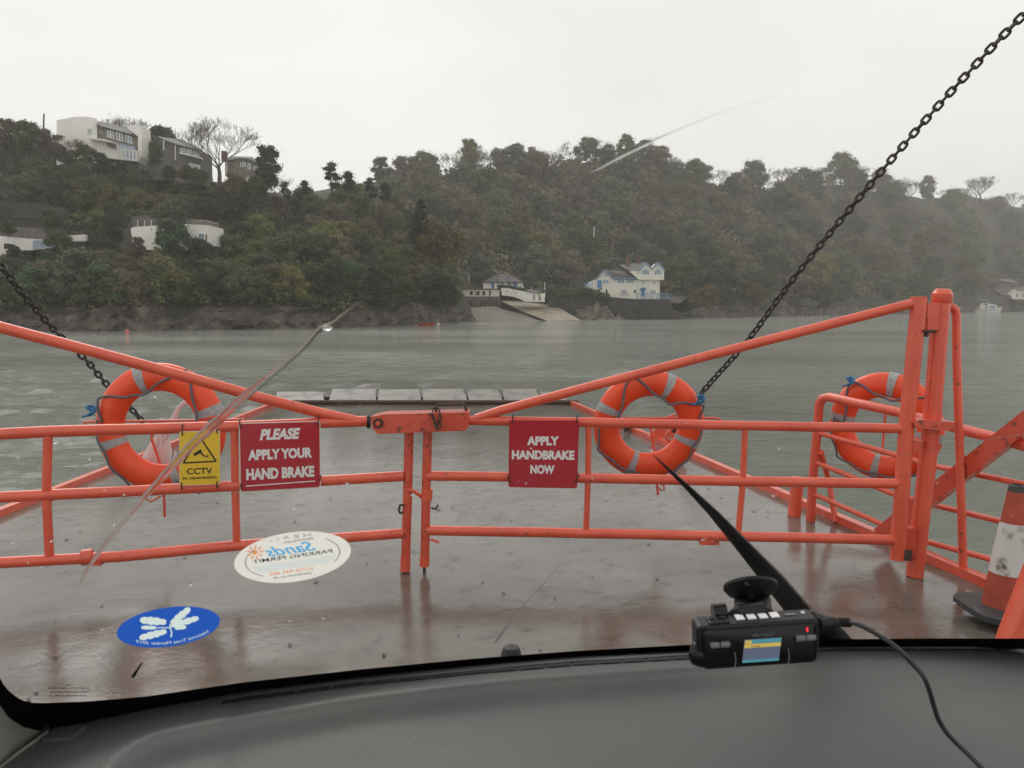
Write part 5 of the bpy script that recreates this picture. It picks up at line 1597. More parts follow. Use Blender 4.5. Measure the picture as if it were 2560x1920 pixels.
# ------------------------------------------------------------------ signs on the gate
def quadmap(TL, TR, BR, BL, Yf, d):
    """u right, v down, both 0..1, to a point on the plate"""
    c = [P(q[0], q[1], Yf(q[0]) + d) for q in (TL, TR, BR, BL)]
    return lambda u, v_: c[0].lerp(c[1], u).lerp(c[3].lerp(c[2], u), v_)
def sign(name, corners, Yf, face, rows, label, edge='sign_edge', extra=None):
    mp = quadmap(*corners, Yf, -.055)
    o = thing(name, mp(.5, 1), label, 'sign')
    n = (mp(1, 0) - mp(0, 0)).cross(mp(0, 1) - mp(0, 0)).normalized()
    if n.y > 0: n = -n
    def rr_(in_, k=5):
        pts = []
        for cx_, cy_, a0 in ((1 - in_ - .03, in_ + .03, -90), (1 - in_ - .03, 1 - in_ - .03, 0), (in_ + .03, 1 - in_ - .03, 90), (in_ + .03, in_ + .03, 180)):
            for q in range(k):
                a = math.radians(a0 + 90 * q / (k - 1))
                pts.append(mp(cx_ + .03 * math.cos(a), cy_ + .03 * math.sin(a)))
        return pts
    part('plate', MB().prism(rr_(0), -n * .004), edge, o)
    part('face', MB().prism([p + n * .0015 for p in rr_(.012)], -n * .001), face, o)
    for s_, u, v_, w_, h_, col, sh in rows:
        vv, ff = fit_text(s_, w_, h_, .052 if h_ > .12 else .02 if h_ > .07 else .0, sh)
        part('lettering', MB().add([mp(u + a, v_ - b_) + n * .0028 for a, b_ in vv], ff), col, o)
    if extra:
        extra(o, mp, n)
    return o, mp, n
def ties(o, mp, n, spots, m='black_tie'):
    for u, v_, du, dv in spots:
        a = mp(u, v_); b_ = mp(u + du, v_ + dv)
        part('cable_tie', MB().tube([a + n * .008, (a + b_) / 2 + n * .012, b_ + n * .006, b_ - n * .06], .0035, 6), m, o, True)
def ul(o, mp, n):
    part('underline', MB().prism([mp(u, v_) + n * .003 for u, v_ in ((.075, .905), (.93, .888), (.93, .902), (.075, .92))], -n * .001), 'white_print', o)
    ties(o, mp, n, [(.02, .07, -.01, -.12), (.97, .06, .01, -.12), (.02, .95, -.01, -.07), (.985, .9, .015, -.08)])
sign('brake_sign', [(597, 1058), (801, 1052), (802, 1219), (600, 1231)], Yl, 'sign_red',
     [('PLEASE', .50, .175, .50, .165, 'white_print', .25), ('APPLY YOUR', .5, .465, .79, .155, 'white_print', 0), ('HAND BRAKE', .5, .745, .84, .165, 'white_print', 0)],
     'larger red sign asking to apply the hand brake, on the left gate leaf', extra=ul)
sign('brake_sign', [(1273, 1051), (1448, 1051), (1443, 1221), (1271, 1218)], Yr_, 'sign_red',
     [('APPLY', .49, .30, .46, .135, 'white_print', 0), ('HANDBRAKE', .495, .51, .90, .135, 'white_print', 0), ('NOW', .49, .725, .35, .135, 'white_print', 0)],
     'smaller dark red sign with three centred words, on the right gate leaf', edge='sign_red',
     extra=lambda o, mp, n: ties(o, mp, n, [(.05, .03, 0, -.1), (.965, .03, .005, -.1), (.03, .93, -.04, -.1), (.965, .9, .05, -.1)]))
def cctv(o, mp, n):
    tr_ = [(.5, .10), (.90, .565), (.10, .575)]
    tb = MB()
    for i in range(3):
        a, b_ = tr_[i], tr_[(i + 1) % 3]
        tb.tube([mp(*a) + n * .003, mp(*b_) + n * .003], .0042, 4, flat=.4, up=n)
    part('triangle', tb, 'black_print', o)
    g = MB()
    g.prism([mp(u, v_) + n * .0035 for u, v_ in ((.34, .415), (.52, .335), (.56, .375), (.38, .46))], -n * .001)
    g.prism([mp(u, v_) + n * .0035 for u, v_ in ((.50, .40), (.54, .385), (.62, .455), (.69, .455), (.69, .43), (.705, .43), (.705, .50), (.69, .50), (.69, .475), (.60, .475))], -n * .001)
    part('camera_symbol', g, 'black_print', o)
    ties(o, mp, n, [(.08, .07, 0, -.19), (.93, .05, 0, -.19), (.06, .93, 0, .13), (.92, .93, 0, .13)])
sign('camera_sign', [(448, 1079), (550, 1076), (551, 1211), (448, 1215)], Yl, 'sign_yellow',
     [('CCTV', .495, .735, .62, .115, 'black_print', 0), ('in operation', .5, .865, .82, .075, 'black_print', 0)],
     'yellow camera warning sign with a black triangle, on the left gate leaf', extra=cctv)

# ================================================================== THE CAR ONE LOOKS OUT OF
GL_K = 1.28
def glass_c(x): return 0.20 * ((x - .40) / .87) ** 2
def glass_Y(x, zr): return .99 - glass_c(x) - (zr + .42) * GL_K
def G(px, py, off=0.0):
    """point on the windscreen along a sight line; off > 0 moves it inwards along the glass normal"""
    d = ray(px, py); s = .7
    for _ in range(40):
        Y = glass_Y(d[0] * s, d[2] * s)
        s += (Y - d[1] * s) / (d[1] + 1.28 * d[2] + .46 * abs(d[0]) + .3) * .8
    n = Vector((0, -math.sin(math.radians(52)), -math.cos(math.radians(52)))) if False else Vector((0, -.616, -.788))
    return Vector((d[0] * s, d[1] * s, CAM_Z + d[2] * s)) + n * off
NG = Vector((0, -.616, -.788))
car = thing('car', (0.35, 0.6, 0.9), 'interior front of the car: dark grey dashboard below a rain-streaked windscreen', 'car')
gx = np.linspace(-1.02, 1.55, 34); gz = np.linspace(-.50, .46, 14)
gv = [(float(x), glass_Y(float(x), float(z)), CAM_Z + float(z)) for z in gz for x in gx]
gv2 = [tuple(Vector(p) - NG * .005) for p in gv]
nx = len(gx); mb = MB()
q = [(j * nx + i, j * nx + i + 1, (j + 1) * nx + i + 1, (j + 1) * nx + i) for j in range(len(gz) - 1) for i in range(nx - 1)]
mb.add(gv, q); mb.add(gv2, [f[::-1] for f in q])
part('windscreen', mb, 'glass', car, True)
inner = [(-150, -300), (-120, 600), (-70, 1300), (-30, 1600), (0, 1685), (10, 1704), (24, 1721), (42, 1736), (61, 1746), (82, 1751), (106, 1752), (224, 1748), (366, 1736), (610, 1701), (900, 1669), (1175, 1643), (1442, 1623), (1700, 1609), (1900, 1600), (2100, 1594), (2330, 1592), (2560, 1592), (2900, 1598)]
outer = [(-330, -300), (-260, 600), (-150, 1400), (-60, 1640), (0, 1746), (12, 1765), (24, 1782), (42, 1796), (61, 1807), (92, 1815), (122, 1819), (215, 1799), (366, 1766), (610, 1721), (900, 1686), (1175, 1659), (1442, 1637), (1700, 1626), (1900, 1617), (2100, 1610), (2330, 1608), (2560, 1608), (2900, 1614)]
fr = MB(); vs = []
def densify(pl, k=5):
    out = []
    for a, b_ in zip(pl[:-1], pl[1:]):
        for i in range(k):
            out.append((lerp(a[0], b_[0], i / k), lerp(a[1], b_[1], i / k)))
    return out + [pl[-1]]
I_, O_ = densify(inner), densify(outer)
for a, b_ in zip(I_, O_):
    b2 = (b_[0] + (b_[0] - a[0]) * .25, b_[1] + (b_[1] - a[1]) * .25 + 6)
    vs += [G(*a, .002), G(*b2, .002)]
fr.add(vs, [(2 * i, 2 * i + 1, 2 * i + 3, 2 * i + 2) for i in range(len(I_) - 1)])
part('windscreen_border', fr, 'frit_and_gap', car)

# dashboard skin
EDGE = outer[10:]
def edge_y(px): return interp(px, [(-400, 1960), (0, 1915), (60, 1866), (122, 1819)] + EDGE[1:] + [(3300, 1622)])
RID = [(262, 2200), (262, 1950), (268, 1917), (293, 1888), (346, 1851), (386, 1833), (488, 1811), (610, 1790), (773, 1762), (900, 1741), (1262, 1699), (1700, 1667), (2000, 1655), (2300, 1652), (3300, 1668)]
SLOT = [(548, 1757), (610, 1745), (900, 1709), (1175, 1681), (1442, 1658), (1700, 1644), (2100, 1623), (2560, 1623), (3300, 1636)]
ra = np.array(RID, float)
def ridge_d(px, py):
    best = 1e9; sgn = 1
    for (x0, y0), (x1, y1) in zip(RID[:-1], RID[1:]):
        dx, dy = x1 - x0, y1 - y0
        t = max(0, min(1, ((px - x0) * dx + (py - y0) * dy) / (dx * dx + dy * dy)))
        ex, ey = px - (x0 + t * dx), py - (y0 + t * dy)
        d2 = ex * ex + ey * ey
        if d2 < best:
            best = d2; sgn = 1 if dx * ey - dy * ex > 0 else -1
    return math.sqrt(best) * sgn
def sm(t): t = max(0, min(1, t)); return t * t * (3 - 2 * t)
DZ = -.42
def dash_h(px, py):
    e = edge_y(px); d0 = py - e
    h = DZ
    h -= .010 * (1 - sm(d0 / 9.0)) if px > 122 else 0
    if px > 540:
        sd = py - interp(px, SLOT)
        h -= .0035 * math.exp(-(sd / 4.0) ** 2) * sm((px - 540) / 20) + .0025 * sm((sd) / 6) * sm((px - 540) / 60)
    rd = ridge_d(px, py)
    k = 1 - .75 * sm((px - 1600) / 600)
    h += .0025 * math.exp(-(rd / 9) ** 2) * k
    h -= .017 * sm(rd / (85 + .05 * max(0, 900 - px))) * k
    h += .008 * sm((rd - 90) / 220) * k
    return h
pxs = sorted(set(list(np.arange(-420, 3320, 16)) + [100, 108, 116, 122, 128, 136]))
rows = [-6, 0, 3, 6, 9, 12, 15, 18, 21, 24, 27, 30, 34, 38, 43, 48, 54, 60, 67, 75, 84, 94, 105, 117, 130, 145, 160, 178, 198, 220, 245, 275, 310, 350, 400, 470, 560, 700]
vs = []
for px in pxs:
    e = edge_y(px)
    for r_ in rows:
        py = e + r_
        vs.append(Pz(px, py, CAM_Z + dash_h(px, py)))
R_ = len(rows)
db_ = MB().add(vs, [(i * R_ + j, i * R_ + j + 1, (i + 1) * R_ + j + 1, (i + 1) * R_ + j) for i in range(len(pxs) - 1) for j in range(R_ - 1)])
dash = part('dashboard', db_, 'dash', car, True)
k = 0
x = 552
while x < 2540:
    x1 = x + lerp(96, 62, min(1, (x - 552) / 900))
    pts = []
    for u in (0, .25, .5, .75, 1):
        xx = lerp(x + 2.5, x1 - 2.5, u); pts.append((xx, interp(xx, SLOT)))
    wd = lerp(4.4, 3.0, min(1, (x - 552) / 500)) if x < 1700 else 1.6
    top_ = [Pz(a, b_ - wd, CAM_Z + dash_h(a, b_) + .0022) for a, b_ in pts]; bt2 = [Pz(a, b_ + wd, CAM_Z + dash_h(a, b_) + .0022) for a, b_ in pts]
    part('vent_slot', MB().add(top_ + bt2, [(i, i + 1, 6 + i, 5 + i) for i in range(4)]), 'dash_dark', dash)
    x = x1
cp = [(105, 1846), (175, 1843), (216, 1812), (140, 1818)]
cvr = part('blanking_cover', MB().prism([Pz(a, b_, CAM_Z + DZ + .004) for a, b_ in cp], (0, 0, -.01)), 'dash', dash)
part('cover_gap', MB().prism([Pz(a, b_, CAM_Z + DZ + .0006) for a, b_ in ((103, 1852), (179, 1848), (221, 1813), (214, 1811), (176, 1842), (105, 1845))], (0, 0, .0008)), 'dash_dark', dash)
dv = []
r2 = random.Random(4)
for i in range(90):
    c = Pz(r2.uniform(300, 2550), 0, 0) if False else None
    px = r2.uniform(300, 2550); py = edge_y(px) + 30 + 260 * r2.random() ** 1.3
    c = Pz(px, py, CAM_Z + dash_h(px, py) + .0006); q = r2.uniform(.0002, .0006); a = r2.uniform(0, 6.28)
    for k in range(4):
        dv.append((c.x + q * math.cos(a + k * 1.571) * (1 if k % 2 else .5), c.y + q * math.sin(a + k * 1.571) * (1 if k % 2 else .5), c.z))
du = part('dust', MB().add(dv, [(4 * i, 4 * i + 1, 4 * i + 2, 4 * i + 3) for i in range(90)]), 'key_white', dash)
du['kind'] = 'stuff'
# trim at the foot of the left windscreen pillar
pa = [(-260, 600), (-150, 1400), (-60, 1640), (0, 1746), (24, 1782), (61, 1807), (92, 1815), (124, 1820)]
pb = [(-700, 900), (-560, 1500), (-400, 1990), (-190, 2010), (-60, 1960), (0, 1913), (62, 1866), (122, 1824)]
vs = []
for a, b_ in zip(densify(pa, 4), densify(pb, 4)):
    A_ = G(*a, .004); B_ = Pz(*b_, CAM_Z + DZ + .004) if b_[1] > 1750 else G(a[0], a[1], .02) + Vector((-.16, -.10, 0))
    for i in range(7):
        t = i / 6
        vs.append(A_.lerp(B_, t) + NG * .022 * math.sin(math.pi * t))
n_ = len(vs) // 7
pil = MB().add(vs, [(i * 7 + j, (i + 1) * 7 + j, (i + 1) * 7 + j + 1, i * 7 + j + 1) for i in range(n_ - 1) for j in range(6)])
part('pillar_trim', pil, 'pillar', car, True)
# outside, below the sight line: short bonnet and washer nozzle
part('bonnet', MB().add([(-.75, .98, 1.08), (1.4, 1.06, 1.10), (1.4, 1.75, .80), (-.75, 1.65, .78), (-.75, 1.75, .3), (1.4, 1.85, .3)], [(0, 1, 2, 3), (3, 2, 5, 4)]), 'rail_grey', car)
p = P(1278, 1640, 1.02)
part('washer_nozzle', MB().lathe([(.014, -.02), (.013, .0), (.010, .008), (.001, .010)], p + Vector((0, 0, .004)), 14), 'rail_grey', car, True)
part('wiper_stub', MB().tube([G(325, 1722, -.012), G(347, 1690, -.012)], [.0018, .0008], 6), 'wiper', car, True)
# wiper: arm and tapering blade lying on the outer face of the glass
wp = MB()
line = [(2085, 1640, .022), (2010, 1565, .021), (1935, 1478, .0165), (1860, 1397, .0105), (1790, 1322, .0065), (1725, 1260, .0036), (1670, 1210, .0016), (1640, 1182, .0006)]
wp.tube([G(a, b_, -.014) for a, b_, _ in line], [c * .72 for _, _, c in line], 10, flat=.5, up=NG)
wo = part('wiper_arm', wp, 'wiper', car, True)
part('wiper_cap', MB().tube([G(2120, 1660, -.02), G(2060, 1600, -.02), G(1985, 1560, -.018)], [.019, .018, .010], 12, flat=.6, up=NG), 'wiper', wo, True)

# ------------------------------------------------------------------ water on the glass
def streak(name, pts, label=None, cat=None, off=-.0065, fl=.055, n=12):
    vs = MB()
    dense = []; rr2 = []
    for (x0, y0, w0), (x1, y1, w1) in zip(pts[:-1], pts[1:]):
        L = math.hypot(x1 - x0, y1 - y0); k = max(2, int(L / 9))
        for i in range(k):
            t = i / k; px = lerp(x0, x1, t); py = lerp(y0, y1, t)
            dense.append(G(px, py, off)); w_ = lerp(w0, w1, t)
            jig = 1 + .18 * noise.noise(Vector((px * .05, py * .05, 1)))
            rr2.append(w_ * .5 * jig * dense[-1].y / 2048)
    vs.tube(dense, rr2, n, flat=fl, up=NG)
    return vs
rs = thing('water_streak', G(620, 980), 'long diagonal trail of rain water across the left of the windscreen', 'water streak')
part('trail', streak('trail', [(905, 778, 5), (868, 803, 9), (838, 828, 13), (815, 842, 20), (800, 846, 18), (782, 862, 14), (755, 893, 15), (700, 942, 17), (640, 988, 22), (590, 1030, 26), (530, 1086, 30), (470, 1140, 26), (405, 1212, 20), (350, 1272, 15), (290, 1342, 12), (240, 1405, 11), (205, 1455, 9), (190, 1492, 3)]), 'drop', rs, True)
part('bead', MB().ball(tuple(G(814, 846, -.0065)), .0026, 14, (1, .8, .5)), 'drop', rs, True)
rs = thing('water_streak', G(1640, 378), 'bright straight water line over the far ridge', 'water streak')
part('trail', streak('trail', [(1478, 458, 2), (1500, 447, 7), (1560, 415, 9), (1640, 378, 8), (1700, 352, 5), (1800, 312, 3), (1960, 262, 2)]), 'drop', rs, True)
rs = thing('water_streak', G(1320, 1500), 'thin slanting water line above the washer nozzle', 'water streak')
part('trail', streak('trail', [(1238, 1622, 7), (1262, 1590, 6), (1300, 1540, 4), (1345, 1492, 3), (1410, 1420, 2)]), 'drop', rs, True)
rs = thing('water_streak', G(2350, 1170), 'faint long water line crossing the right railing', 'water streak')
part('trail', streak('trail', [(1880, 1262, 2), (2080, 1212, 3), (2250, 1160, 3), (2400, 1130, 3), (2600, 1098, 4)]), 'drop', rs, True)
# scattered rain: small beads and short wind-blown trails, too many to count
rd_ = random.Random(12); mb = MB()
for i in range(60):
    px, py = rd_.uniform(20, 2540), rd_.uniform(1010, 1600)
    r_ = rd_.choice((2, 2.5, 3, 3.5, 5)) 
    if px < 520: r_ *= 1.4
    c = G(px, py, -.0062); R2 = r_ * c.y / 2048
    mb.ball(tuple(c), R2, 8, (1.0, .62, .5))
for i in range(80):
    px = rd_.choice((rd_.uniform(560, 1300), rd_.uniform(1250, 1850), rd_.uniform(0, 2500))); py = rd_.uniform(960, 1400)
    L = rd_.uniform(14, 55); a = math.radians(rd_.uniform(30, 48))
    mb2 = streak('s', [(px, py, .6), (px + L * .5 * math.cos(a), py - L * .5 * math.sin(a), 1.8), (px + L * math.cos(a), py - L * math.sin(a), .6)], n=6)
    mb.add(mb2.v, mb2.f)
# heavier runs on the unswept left part
for i in range(0):
    px = rd_.uniform(-10, 420); py = rd_.uniform(800, 1420); L = rd_.uniform(30, 110)
    w_ = rd_.uniform(8, 18)
    pts = [(px + rd_.uniform(-5, 5), py + L * u, w_ * math.sin(math.pi * (u * .9 + .05)) + 1) for u in (0, .25, .5, .75, 1)]
    mb2 = streak('s', pts, n=8, fl=.05)
    mb.add(mb2.v, mb2.f)
L_ = G(1280, 1200)
o = link('rain_drops', mesh_of('rain_drops', mb.v, mb.f, M['drop'], True)); o['kind'] = 'stuff'

# ------------------------------------------------------------------ stickers on the glass (read from outside, so mirrored here)
from mathutils.geometry import delaunay_2d_cdt
def sticker(name, cx, cy, a, b_, rot, label, face, layers):
    """one flat printed film: the outline and the printed areas are cut as one sheet; layers = [(part, material, [polygons])]"""
    o = thing(name, G(cx, cy), label, 'sticker')
    cr, sr_ = math.cos(math.radians(rot)), math.sin(math.radians(rot))
    def mp(u, v_, off=.0015):
        x, y = u * a, -v_ * b_
        return G(cx + x * cr + y * sr_, cy - x * sr_ + y * cr, off)
    N = 64
    vs = [Vector((math.cos(2 * math.pi * i / N), math.sin(2 * math.pi * i / N))) for i in range(N)]
    ed = []
    for gx_ in np.linspace(-.9, .9, 13):
        for gy_ in np.linspace(-.9, .9, 7):
            if gx_ ** 2 + gy_ ** 2 < .9:
                vs.append(Vector((float(gx_), float(gy_))))
    boxes = []
    for li, (_, _, polys) in enumerate(layers):
        for pl in polys:
            k = len(vs); n_ = len(pl)
            vs += [Vector(q) for q in pl]; ed += [(k + i, k + (i + 1) % n_) for i in range(n_)]
            xs_, ys_ = [q[0] for q in pl], [q[1] for q in pl]
            boxes.append((min(xs_), max(xs_), min(ys_), max(ys_), li, pl))
    V_, _, F_, _, _, _ = delaunay_2d_cdt(vs, ed, [], 0, 1e-6)
    def inside(x, y, pl):
        c = False
        for i in range(len(pl)):
            x0, y0 = pl[i]; x1, y1 = pl[i - 1]
            if (y0 > y) != (y1 > y) and x < (x1 - x0) * (y - y0) / (y1 - y0) + x0:
                c = not c
        return c
    groups = {}
    for f_ in F_:
        x = sum(V_[i].x for i in f_) / len(f_); y = sum(V_[i].y for i in f_) / len(f_)
        g = -1
        for bx in boxes:
            if bx[4] > g and bx[0] <= x <= bx[1] and bx[2] <= y <= bx[3] and inside(x, y, bx[5]):
                g = bx[4]
        groups.setdefault(g, []).append(tuple(f_))
    pts = [mp(q.x, q.y) for q in V_]
    for li, fl_ in groups.items():
        nm, m_ = ('disc', face) if li < 0 else layers[li][:2]
        used = sorted({i for f_ in fl_ for i in f_}); ix = {q: i for i, q in enumerate(used)}
        part(nm, MB().add([pts[i] for i in used], [tuple(ix[i] for i in f_) for f_ in fl_]), m_, o)
    return o, mp
def tp(s, u, v_, w_, h_, shear=0, offset=.02, arc=0):
    vv, ff = fit_text(s, w_, h_, offset, shear)
    q = [(u - x, v_ + y + arc * ((x / (w_ / 2)) ** 2)) for x, y in vv]
    return [[q[i] for i in (f_ if len(f_) < 5 else f_)][::-1] for f_ in ff]
sun_p = [[(-.62 + .05 * math.cos(a), .40 + .09 * math.sin(a)) for a in np.linspace(0, 6.28, 13)[:-1]]]
for k in range(9):
    a = 2 * math.pi * k / 9; c, s_ = math.cos(a), math.sin(a); u0, v0, r0, r1 = -.62, .40, .075, .15
    sun_p.append([(u0 + r0 * c - .016 * s_, v0 + (r0 * s_ + .016 * c) * 1.9), (u0 + r0 * c + .016 * s_, v0 + (r0 * s_ - .016 * c) * 1.9), (u0 + r1 * c + .012 * s_, v0 + (r1 * s_ - .012 * c) * 1.9), (u0 + r1 * c - .012 * s_, v0 + (r1 * s_ + .012 * c) * 1.9)])
ringp = []
for a0, a1 in ((-.55, .75), (math.pi - .75, math.pi + .85)):
    for i in range(24):
        a, b2 = lerp(a0, a1, i / 24), lerp(a0, a1, (i + 1) / 24)
        ringp.append([(.80 * math.cos(a), .80 * math.sin(a)), (.815 * math.cos(a), .815 * math.sin(a)), (.815 * math.cos(b2), .815 * math.sin(b2)), (.80 * math.cos(b2), .80 * math.sin(b2))])
pen = []
for q in ([(.36, .88), (.34, .72)], [(.34, .80), (.25, .80)], [(.25, .88), (.24, .72)], [(.16, .87), (.08, .85), (.16, .77), (.07, .75)], [(-.02, .74), (-.04, .86), (-.11, .82), (-.05, .79)], [(-.18, .85), (-.22, .74)], [(-.31, .83), (-.32, .73)]):
    for (a, b_), (c, d) in zip(q[:-1], q[1:]):
        L = math.hypot(c - a, d - b_); nx_, ny_ = -(d - b_) / L * .006, (c - a) / L * .012
        pen.append([(a + nx_, b_ + ny_), (c + nx_, d + ny_), (c - nx_, d - ny_), (a - nx_, b_ - ny_)])
sticker('parking_permit', 732, 1388, 147, 62, 8, 'white oval parking permit sticker on the windscreen', 'sticker_white', [
    ('writing_panel', 'panel_white', [[(-.74, -.16), (-.62, -.44), (.62, -.44), (.74, -.16)]]),
    ('inner_border', 'ink_navy', ringp),
    ('sun_symbol', 'ink_orange', sun_p),
    ('lettering', 'ink_blue', tp('Sands', -.02, .34, .86, .40, .45, .015)),
    ('lettering', 'ink_navy', tp('PENTEWAN', .14, .63, .50, .075, 0, .01)),
    ('lettering', 'ink_navy', tp('PARKING PERMIT', 0, .03, 1.36, .15, 0, .012)),
    ('lettering', 'ink_orange', tp('01726 843 485', -.05, -.56, .74, .12, 0, .012)),
    ('lettering', 'ink_navy', tp('pentewan.co.uk', -.05, -.74, .66, .12, .2, .004)),
    ('handwriting', 'ink_grey', pen)])
def oak(bx, by, tx, ty, wd, lobes=4):
    dx, dy = (tx - bx) * 2.65, ty - by; L = math.hypot(dx, dy); ux, uy = dx / L, dy / L
    up_, dn = [], []
    K = 44
    for i in range(K + 1):
        t = i / K
        w_ = wd * 1.12 * (.25 + .75 * math.sin(math.pi * min(1, t * .80 + .08)) ** .7) * (.76 + .24 * abs(math.sin(math.pi * lobes * t + .3)))
        if i == K: w_ *= .3
        cx_, cy_ = bx * 2.65 + dx * t, by + dy * t
        up_.append(((cx_ - uy * w_) / 2.65, cy_ + ux * w_)); dn.append(((cx_ + uy * w_) / 2.65, cy_ - ux * w_))
    return up_ + dn[::-1]
leaves = [oak(*a) for a in ((.06, .14, .46, .80, .17, 4), (.06, .03, .60, .25, .15, 4), (-.03, .26, -.52, .56, .19, 4), (-.24, .05, -.52, .17, .10, 2), (-.05, -.20, -.58, -.36, .17, 4), (.12, -.12, .34, -.12, .10, 2))]
stem = [[(.03, .14), (.05, .14), (.045, -.1), (.02, -.1)], [(.02, -.1), (.045, -.1), (.06, -.3), (.035, -.3)], [(.035, -.3), (.06, -.3), (.035, -.55), (.01, -.53)], [(.04, .0), (.05, .03), (.16, .06), (.16, .03)], [(-.25, .03), (-.25, .07), (.03, -.02), (.03, -.07)]]
sticker('member_sticker', 422, 1563, 130, 49, 8, 'blue oval sticker with a pale oak leaf sprig on the windscreen', 'sticker_blue', [
    ('lettering', 'leaf_print', tp('National Trust Member 2019', .05, -.80, 1.40, .15, .2, .0, .30)),
    ('stem', 'leaf_print', stem),
    ('oak_leaves', 'leaf_print', leaves)])
mk_ = thing('glass_mark', G(168, 1730), 'small brown etched maker mark at the foot of the windscreen', 'mark')
em = MB()
for y, x0, x1, st_ in ((1716, 122, 222, 5.2), (1726, 126, 222, 4.3), (1735, 124, 216, 4.7), (1709, 165, 184, 5)):
    x = x0
    while x < x1:
        w_ = rd_.uniform(1.6, 3.4)
        h_ = rd_.uniform(1.6, 3.6)
        em.add([G(x, y, .001), G(x + w_, y, .001), G(x + w_, y + h_, .001), G(x, y + h_, .001)], [(0, 1, 2, 3)])
        x += st_
part('etching', em, simple('etched_brown', (0.06, 0.035, 0.03), 0.8), mk_)

# ------------------------------------------------------------------ dash camera
C0 = P(1893, 1584, .70)
X_ = (P(2046, 1574, .70) - P(1740, 1595, .70)).normalized()
Zt = Vector((-.02, -.05, 1)).normalized()
Y_ = Zt.cross(X_).normalized()          # away from the camera
Zt = X_.cross(Y_).normalized()
dc = thing('dash_camera', C0, 'black dash camera with a small lit screen, hanging from the windscreen', 'dash camera')
def D(x, y, z): return C0 + X_ * x + Y_ * y + Zt * z
def dbox(name, x0, x1, y0, y1, z0, z1, m, par=dc, bev=.004, seg=4):
    """box with rounded edges seen from the front"""
    mb = MB(); vs = []
    prof = []
    for cx_, cz_, a0 in ((x1 - bev, z1 - bev, 0), (x0 + bev, z1 - bev, 90), (x0 + bev, z0 + bev, 180), (x1 - bev, z0 + bev, 270)):
        for q in range(seg + 1):
            a = math.radians(a0 + 90 * q / seg)
            prof.append((cx_ + bev * math.cos(a), cz_ + bev * math.sin(a)))
    n = len(prof); cxm, czm = (x0 + x1) / 2, (z0 + z1) / 2
    b2 = bev * .5
    lay = [(y0, -b2), (y0 + b2, 0), (y1 - b2, 0), (y1, -b2)]
    for y, ins in lay:
        for x, z in prof:
            vs.append(D(x + (ins if x > cxm else -ins), y, z + (ins if z > czm else -ins)))
    fs = [tuple(range(n)), tuple(range(3 * n, 4 * n))[::-1]]
    for j in range(3):
        fs += [(j * n + i, (j + 1) * n + i, (j + 1) * n + (i + 1) % n, j * n + (i + 1) % n) for i in range(n)]
    mb.add(vs, fs)
    return part(name, mb, m, par, True)
body = dbox('body', -.0540, .0540, -.004, .020, -.0185, .0115, 'cam_black', bev=.005)
dbox('front_panel', -.050, .050, -.0065, -.0035, -.0275, .009, 'cam_gloss', body, .004)
pod = MB()
pod.tube([D(-.0585, .009, -.017), D(-.056, .008, -.0175), D(-.050, .007, -.018), D(-.02, .007, -.018)], [.006, .0105, .0130, .0130], 16, up=Zt)
part('left_lens_pod', pod, 'cam_gloss', dc, True)
pod = MB()
pod.tube([D(.02, .007, -.018), D(.043, .007, -.018), D(.0485, .008, -.0175), D(.051, .009, -.017)], [.0130, .0130, .0105, .006], 16, up=Zt)
part('right_lens_pod', pod, 'cam_gloss', dc, True)
part('pod_trim', MB().tube([D(-.0225, -.0072, -.012), D(-.0215, -.0076, -.019), D(-.0225, -.0069, -.027)], .0005, 5), 'key', body)
part('pod_trim', MB().tube([D(.0245, -.0072, -.012), D(.0255, -.0076, -.019), D(.0245, -.0069, -.027)], .0005, 5), 'key', body)
def dplate(name, x0, x1, z0, z1, y, m, par, sk=0.0):
    return part(name, MB().prism([D(x0, y, z0), D(x1, y, z0), D(x1 + sk, y, z1), D(x0 + sk, y, z1)], Y_ * .0008), m, par)
scr = dplate('screen', -.0160, .0160, -.0225, -.0015, -.0078, 'scr_grey', body, .0030)
dplate('title_bar', -.0132, .0186, -.0048, -.0016, -.0083, 'scr_teal', scr)
dplate('menu_row', -.0138, .0180, -.0088, -.0055, -.0083, 'scr_yellow', scr)
dplate('menu_tab', -.0132, -.0075, -.0047, -.0018, -.0088, 'scr_yellow', scr)
dplate('foot_bar', -.0158, .0161, -.0223, -.0200, -.0083, 'scr_teal', scr)
vv, ff = fit_text('Storage', .0085, .0024, .01)
part('lettering', MB().add([D(-.0045 + a, -.0093, -.0071 + b_) for a, b_ in vv], ff), 'scr_text', scr)
vv, ff = fit_text('PRUVEED', .0195, .0030, .0, .3)
part('lettering', MB().add([D(.0030 + a, -.0075, .0022 + b_) for a, b_ in vv], ff), 'key', body)
for x0 in (-.0435, -.0345):
    dbox('key', x0, x0 + .0082, -.0095, -.0060, -.0065, -.0018, 'key', body, .001, 2)
for x0 in (.0315, .0405):
    dbox('key', x0, x0 + .0082, -.0095, -.0060, -.0055, -.0008, 'key', body, .001, 2)
for x0 in (-.0165, -.0062, .0041, .0144):
    part('top_button', MB().prism([D(x0, .004, .0117), D(x0 + .0073, .004, .0117), D(x0 + .0073, .0135, .0117), D(x0, .0135, .0117)], Zt * .0012), 'key_white', body)
part('indicator', MB().lathe([(.001, .002), (.0016, .0015), (.0018, 0)], D(.044, .010, .0116), 12, Zt), 'key_white', body)
part('card_slot', MB().prism([D(.0275, .007, .0117), D(.0370, .007, .0117), D(.0370, .0095, .0117), D(.0275, .0095, .0117)], Zt * .0006), 'key', body)
dg_ = MB()
vv, ff = fit_text('8', .0018, .0040, .01)
